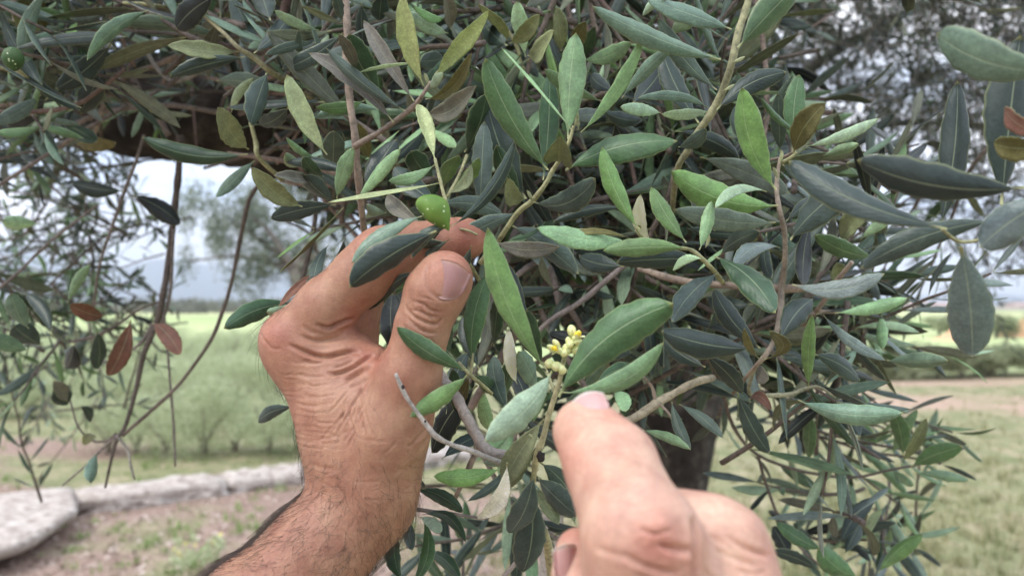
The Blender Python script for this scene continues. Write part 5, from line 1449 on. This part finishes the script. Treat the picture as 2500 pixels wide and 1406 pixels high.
# middle finger curled behind
MF = Field(lo, hi, h)
chain(MF, [(748, 850, .305, 76), (830, 775, .313, 62), (880, 705, .320, 56)], 0.005)
chain(MF, [(878, 712, .320, 54), (868, 775, .322, 48), (862, 830, .318, 44), (850, 862, .314, 42)], 0.005)
RF = Field(lo, hi, h)
chain(RF, [(780, 860, .324, 74), (850, 775, .330, 58), (880, 730, .334, 50)], 0.005)
chain(RF, [(880, 730, .334, 50), (868, 790, .332, 46), (862, 860, .328, 44)], 0.005)
LF = Field(lo, hi, h)
chain(LF, [(820, 890, .334, 62), (860, 820, .340, 48), (872, 800, .340, 46), (870, 850, .336, 44), (868, 890, .332, 42)], 0.005)
A1.merge(TH, 0.007); A1.merge(IX, 0.0035); A1.merge(MF, 0.0012); A1.merge(RF, 0.001); A1.merge(LF, 0.001)
V, Q, Nn, px, front = finish_hand(A1, h, None, 4)
# folds of skin, read off the photograph
cr = [
 ([(772, 790), (790, 798), (806, 799), (828, 789), (865, 776)], 4.2, .0019), ([(738, 792), (754, 808), (772, 817)], 4, .0005), ([(730, 816), (754, 828), (780, 833), (812, 828), (842, 818)], 5, .0010),
 ([(704, 840), (748, 860), (780, 870), (806, 870), (831, 863), (857, 858), (880, 860)], 4.6, .0019), ([(732, 882), (764, 886), (793, 882), (828, 878)], 3.6, .0005),
 ([(796, 911), (818, 912), (844, 905), (870, 892), (898, 873), (918, 868)], 4.0, .0015), ([(842, 932), (863, 919), (886, 905), (910, 893)], 4.0, .0016), ([(812, 900), (840, 892), (866, 880)], 3, .0006),
 ([(852, 948), (876, 938), (898, 920)], 3.4, .0007), ([(716, 912), (762, 920), (800, 918)], 3, .0003), ([(722, 934), (768, 942), (812, 936)], 3, .0003),
 # crease between thumb and hand
 ([(940, 846), (925, 874), (908, 900), (886, 942), (866, 990)], 5, .0009), ([(914, 905), (900, 950), (884, 1000)], 3.4, .0005),
 # thumb joint
 ([(991, 742), (998, 761), (1023, 780), (1062, 792), (1081, 776)], 3.2, .0010), ([(1004, 735), (1033, 742), (1052, 757), (1080, 762)], 2.6, .0008), ([(993, 768), (1011, 793), (1036, 809), (1070, 815)], 3.2, .0007),
 ([(998, 756), (1024, 760), (1046, 771), (1070, 773)], 2.4, .0006), ([(1032, 742), (1030, 756), (1036, 768)], 2.2, .0004), ([(1052, 757), (1050, 772), (1056, 786)], 2.2, .0004), ([(1018, 724), (1044, 728), (1066, 738)], 2.2, .0004),
 ([(1000, 806), (1024, 826), (1054, 834)], 2.6, .0003), ([(1006, 744), (1012, 758)], 2.2, .0003), ([(985, 790), (996, 812)], 2.6, .0004),
 ([(1048, 640), (1042, 676), (1052, 712), (1076, 730), (1104, 724), (1128, 700), (1144, 668)], 4.5, .0007),
 ([(640, 812), (646, 828), (660, 842)], 3, .0005), ([(650, 838), (668, 850), (690, 852)], 3, .0003),
 ([(902, 600), (908, 620), (906, 640)], 4, .0004), ([(870, 606), (862, 622)], 3.5, .0004),
 ([(1056, 1010), (1040, 1046), (1012, 1078), (996, 1092)], 3.4, .0006), ([(1058, 1036), (1046, 1068), (1022, 1098)], 3.4, .0005), ([(1056, 1068), (1044, 1100), (1020, 1126)], 3.2, .0004),
 ([(745, 1128), (790, 1142), (828, 1146)], 5, .0003), ([(1030, 1120), (990, 1144), (960, 1150)], 5, .0003)]
for poly, w, dep in cr: V = crease(V, Nn, px, front, poly, w*1.1, dep*0.82)
# fans of fine wrinkles
rgw = np.random.default_rng(5)
for k in range(44):
    y = 870+rgw.uniform(0, 230); x0 = 684+rgw.uniform(-6, 70)+max(0, (y-960)*0.30); x1 = x0+rgw.uniform(35, 110); s = rgw.uniform(-4, 12)
    V = crease(V, Nn, px, front, [(x0, y), ((x0+x1)/2, y+6+s*.5+rgw.uniform(-3, 3)), (x1, y+s)], rgw.uniform(1.8, 3.0), rgw.uniform(.00008, .00020), 0.4)
for k in range(26):
    a = math.radians(92+rgw.uniform(-24, 40)); x0 = 862+rgw.uniform(-22, 26); y0 = 950+rgw.uniform(-5, 60); l = rgw.uniform(50, 120)
    V = crease(V, Nn, px, front, [(x0, y0), (x0+l*.5*math.cos(a), y0+l*.5*math.sin(a)), (x0+l*math.cos(a)+rgw.uniform(-6, 6), y0+l*math.sin(a))], 2.6, rgw.uniform(.00015, .00032), 0.4)
for k in range(42):
    x0 = rgw.uniform(770, 1000); y0 = rgw.uniform(1040, 1380)-(x0-850)*.2; a = math.radians(rgw.uniform(-20, 55)+(90 if rgw.random() < .35 else 0)); l = rgw.uniform(30, 80)
    V = crease(V, Nn, px, front, [(x0, y0), (x0+l*.5*math.cos(a), y0+l*.5*math.sin(a)+3), (x0+l*math.cos(a), y0+l*math.sin(a))], 2.8, rgw.uniform(.00010, .00022), 0.4)
# low lumps: knuckle, tendons
Nn = normals(V, Q)*(1 if ((normals(V, Q)*Nn).sum() > 0) else -1)
V += Nn*(0.0010*gauss(px, 668, 815, 34)+0.0007*gauss(px, 880, 600, 40)+0.0008*gauss(px, 990, 905, 36)+0.0006*gauss(px, 800, 730, 50))[:, None]
tone = (0.55*gauss(px, 660, 820, 45)+0.5*gauss(px, 1100, 650, 60)+0.55*gauss(px, 880, 780, 50)+0.35*gauss(px, 920, 600, 60)+0.5*gauss(px, 900, 870, 40)+0.45*gauss(px, 1150, 585, 50)+0.4*gauss(px, 1000, 930, 60)
        - 0.35*gauss(px, 860, 945, 30)-0.25*gauss(px, 990, 900, 28)-0.15*gauss(px, 900, 1000, 80))*1.0
SK1 = make_skin('tanned skin', (0.345, 0.186, 0.118), (0.36, 0.136, 0.098), (0.40, 0.245, 0.170))
def worldV(V): return V@ROT.T+CP
c0 = worldV(np.array([[(900-1250)/FPX*.28, -(1200-703)/FPX*.28, -.28]]))[0]
LH = thing('hand', 'tanned left hand with hairy wrist and forearm pinching an olive twig between thumb and forefinger', 'hand', c0)
obj('skin', new_mesh('skin', worldV(V), Q, True, {'tone': tone}), SK1, LH)

def nail(name, cx, cy, d, ang, length, width, tilt, curve, mat, parent, side=0.0, lift=0.0):
    """a curved plate: cx,cy the middle, ang where its free edge points (degrees, up = 90), sizes in px, tilt = how it leans back"""
    a = math.radians(ang); U = np.array((math.cos(a), math.sin(a), 0)); n0 = np.array((0, 0, 1.0))
    U = unit(U*math.cos(tilt)-n0*math.sin(tilt)); X = unit(np.cross(U, n0)); X = unit(X*math.cos(side)+np.array((0, 0, 1.0))*math.sin(side)); Nz = unit(np.cross(X, U)); Nz = Nz if Nz[2] > 0 else -Nz
    c = C(cx, cy, d)+Nz*lift; s_ = d/FPX; nl, nc = 16, 12; V = []; lf = []
    for i in range(nl+1):
        t = i/nl
        for j in range(nc+1):
            u = j/nc*2-1
            # round at the root, nearly straight with rounded corners at the free edge
            w = width/2*(1-0.30*max(0, 0.35-t)**1.6/0.35**1.6*0.9)
            y = (t-0.5)*length
            y += -0.16*length*(u*u-0.3)*(1-t)*-1.0*1.0 if t < .5 else -0.10*length*u*u*t
            z = -curve*width*(u*u)*(1.0)-0.10*length*(t-0.4)**2
            V.append(c+(X*u*w+U*y+Nz*z)*s_); lf.append((u, t, 0))
    V = np.array(V); idx = np.array([(i*(nc+1)+j, i*(nc+1)+j+1, (i+1)*(nc+1)+j+1, (i+1)*(nc+1)+j) for i in range(nl) for j in range(nc)])
    n = len(V); V2 = V-Nz*0.0006
    per = [j for j in range(nc+1)]+[(i*(nc+1)+nc) for i in range(1, nl+1)]+[nl*(nc+1)+j for j in range(nc-1, -1, -1)]+[i*(nc+1) for i in range(nl-1, 0, -1)]
    rim = np.array([(a_, b_, b_+n, a_+n) for a_, b_ in zip(per, per[1:]+per[:1])])
    o = obj(name, new_mesh(name, worldV(np.vstack((V, V2))), np.vstack((idx, idx[:, ::-1]+n, rim)), True, {'lf': np.array(lf+lf)}), mat, parent); return o
NAIL1 = nail_mat('thumb nail', (0.300, 0.150, 0.130), (0.38, 0.22, 0.18), (0.36, 0.21, 0.16)); NAIL2 = nail_mat('finger nail', (0.52, 0.31, 0.28), (0.56, 0.38, 0.33))
def depth_at(px, V, x, y, front, r=7):
    m = front & (np.abs(px[:, 0]-x) < r) & (np.abs(px[:, 1]-y) < r); return float((-V[m, 2]).min()) if m.any() else None
dn = depth_at(px, V, 1090, 686, front)
nail('nail', 1094, 682, dn-0.0001, 66, 92, 88, 0.06, 0.20, NAIL1, LH, side=0.10)

# hairs of the wrist and forearm
def hairs(V, Nn, px, front, region, n, seed, lens, rad, flow, parent, lift=0.35):
    rg = np.random.default_rng(seed); w = region(px)*front_or_edge; w = np.clip(w, 0, None)
    i = rg.choice(len(V), n, p=w/w.sum()); p = V[i]; nn = Nn[i]
    fl = flow(px[i], rg); fl = fl-(fl*nn).sum(1, keepdims=True)*nn; fl = unit(fl)
    curl = unit(np.cross(nn, fl))*rg.normal(0, 0.55, (n, 1)); L_ = rg.uniform(*lens, n)[:, None]
    pts = []
    for t in (0, .25, .5, .75, 1.0):
        pts.append(p+nn*(0.00005+L_*lift*(t-0.55*t*t))+fl*L_*t*0.9+curl*L_*t*t*0.6)
    S = 5; B = []; ang = [0, 2.09, 4.19]; x = unit(np.cross(fl, nn)); y = nn
    for k, q in enumerate(pts):
        r = rad*(1-0.75*k/4)
        for a in ang: B.append(q+(x*math.cos(a)+y*math.sin(a))*r)
    B = np.stack(B, 1).reshape(-1, 3); base = np.arange(n)*15; F = []
    for k in range(4):
        for j in range(3):
            a = k*3+j; b = k*3+(j+1) % 3; F.append(np.stack((base+a, base+b, base+b+3, base+a+3), 1))
    HB = plain_mat('body hair', (0.055, 0.036, 0.026), 0.5, 0.1, 10)
    obj('arm_hair', new_mesh('arm_hair', worldV(B), np.concatenate(F), True), HB, parent, kind='stuff')
nv = (Nn*unit(-V)).sum(1); front_or_edge = (nv > -0.35).astype(float)
def reg(px):
    x, y = px[:, 0], px[:, 1]
    w = np.clip((y-1080)/180, 0, 1)*1.2 + 0.10*np.clip((y-930)/150, 0, 1)
    edge = (nv < 0.35) & (x < 900)
    w = w+edge*np.clip((y-1150)/120, 0, 1)*3.2 + edge*0.6*((y < 1150) & (y > 600) & (x < 860))
    w = w*np.clip((1080-x+0.2*(y-1200))/140, 0.12, 1)*(y < 1560)
    return w + 0.0002
def flow(p, rg):
    n = len(p); a = np.where(p[:, 0] < 860, -2.45, -1.15)+rg.normal(0, 0.60, n)+np.where(p[:, 1] < 1050, .5, 0)
    return np.stack((np.cos(a), np.sin(a), 0.1*rg.normal(size=n)), 1)
hairs(V, Nn, px, front, reg, 3900, 9, (0.004, 0.0125), 0.00005, flow, LH)

# ---- the right hand: pointing, close to the eye
h = 0.0006
lo2, hi2 = np.array((0.004, -0.125, -0.215)), np.array((0.085, -0.018, -0.095))
B1 = Field(lo2, hi2, h)
# forefinger, foreshortened, running away to its tip
chain(B1, [(1424, 1046, .186, 68), (1440, 1064, .184, 78), (1492, 1138, .176, 104)], 0.004)
chain(B1, [(1492, 1138, .176, 104), (1528, 1230, .166, 108), (1566, 1318, .155, 130)], 0.005)
chain(B1, [(1566, 1318, .155, 130), (1582, 1480, .158, 150), (1600, 1700, .150, 190)], 0.006)
M2 = Field(lo2, hi2, h)
chain(M2, [(1685, 1345, .172, 116), (1745, 1366, .168, 124), (1760, 1480, .164, 140), (1750, 1700, .160, 150)], 0.006)
chain(M2, [(1640, 1300, .172, 90), (1700, 1330, .170, 105)], 0.008)
R2 = Field(lo2, hi2, h)
chain(R2, [(1800, 1470, .186, 110), (1790, 1600, .180, 120)], 0.006)
T2 = Field(lo2, hi2, h)
chain(T2, [(1414, 1346, .182, 58), (1422, 1420, .178, 64), (1460, 1560, .168, 84), (1500, 1700, .165, 110)], 0.005)
B1.merge(M2, 0.0035); B1.merge(R2, 0.002); B1.merge(T2, 0.0012)
V, Q, Nn, px, front = finish_hand(B1, h, None, 4)
cr2 = [([(1600, 1318), (1630, 1334), (1668, 1342), (1694, 1340)], 9, .0011), ([(1520, 1350), (1560, 1376), (1610, 1392), (1660, 1400)], 8, .0008), ([(1545, 1396), (1600, 1420), (1660, 1430)], 8, .0006),
       ([(1690, 1260), (1700, 1310), (1698, 1370), (1694, 1440)], 8, .0018), ([(1770, 1306), (1806, 1330), (1850, 1348), (1880, 1358)], 6, .0008), ([(1744, 1340), (1790, 1360), (1850, 1384)], 6, .0006),
       ([(1560, 1152), (1572, 1164), (1584, 1160)], 6, .0004), ([(1380, 1008), (1420, 1014), (1470, 1016), (1500, 1030)], 6, .0003), ([(1480, 1190), (1520, 1200), (1570, 1190)], 9, .0003), ([(1530, 1236), (1570, 1240), (1600, 1230)], 9, .0003),
       ([(1800, 1390), (1840, 1400), (1870, 1392)], 5, .0004),
       ([(1560, 1290), (1590, 1300), (1630, 1296)], 6, .0005), ([(1470, 1180), (1520, 1184), (1560, 1172)], 5, .0004), ([(1500, 1206), (1540, 1212), (1590, 1202)], 5, .0004), ([(1450, 1330), (1490, 1350), (1540, 1360)], 7, .0004),
       ([(1720, 1300), (1760, 1322), (1800, 1352)], 5, .0005), ([(1710, 1390), (1760, 1420), (1800, 1430)], 6, .0005), ([(1420, 1090), (1470, 1084), (1530, 1096)], 5, .0003), ([(1430, 1104), (1480, 1100), (1540, 1112)], 5, .0003)]
for poly, w, dep in cr2: V = crease(V, Nn, px, front, poly, w, dep)
Nn = normals(V, Q)*(1 if ((normals(V, Q)*Nn).sum() > 0) else -1)
V += Nn*(0.0016*gauss(px, 1600, 1285, 46)+0.0008*gauss(px, 1560, 1180, 40)+0.0008*gauss(px, 1830, 1290, 40))[:, None]
tone2 = (0.6*gauss(px, 1600, 1310, 60)+0.5*gauss(px, 1480, 1030, 60)+0.45*gauss(px, 1400, 1110, 60)+0.5*gauss(px, 1640, 1360, 60)+0.35*gauss(px, 1860, 1350, 50)+0.5*gauss(px, 1390, 1300, 36)-0.4*gauss(px, 1570, 1200, 50)-0.3*gauss(px, 1700, 1240, 60)-0.2*gauss(px, 1500, 1230, 60))
SK2 = make_skin('right hand skin', (0.500, 0.305, 0.222), (0.50, 0.225, 0.165), (0.58, 0.40, 0.315), 0.5, 0.9)  # paler base colour than the left hand's
c0 = worldV(np.array([[(1560-1250)/FPX*.17, -(1300-703)/FPX*.17, -.17]]))[0]
RH = thing('hand', 'right hand, close and slightly blurred, its forefinger pointing at the yellow flower buds', 'hand', c0)
obj('skin', new_mesh('skin', worldV(V), Q, True, {'tone': tone2}), SK2, RH)
dn = depth_at(px, V, 1436, 1000, front) or .184
nail('nail', 1437, 990, .1815, 112, 96, 100, 1.05, 0.17, NAIL2, RH, side=-0.18, lift=0.0007)
dn = depth_at(px, V, 1392, 1376, front) or .178
nail('nail', 1390, 1378, dn-0.0003, 92, 96, 66, 0.15, 0.20, NAIL2, RH, side=-0.55, lift=0.0)
print('script built in %.1f s' % (time.time()-T0))
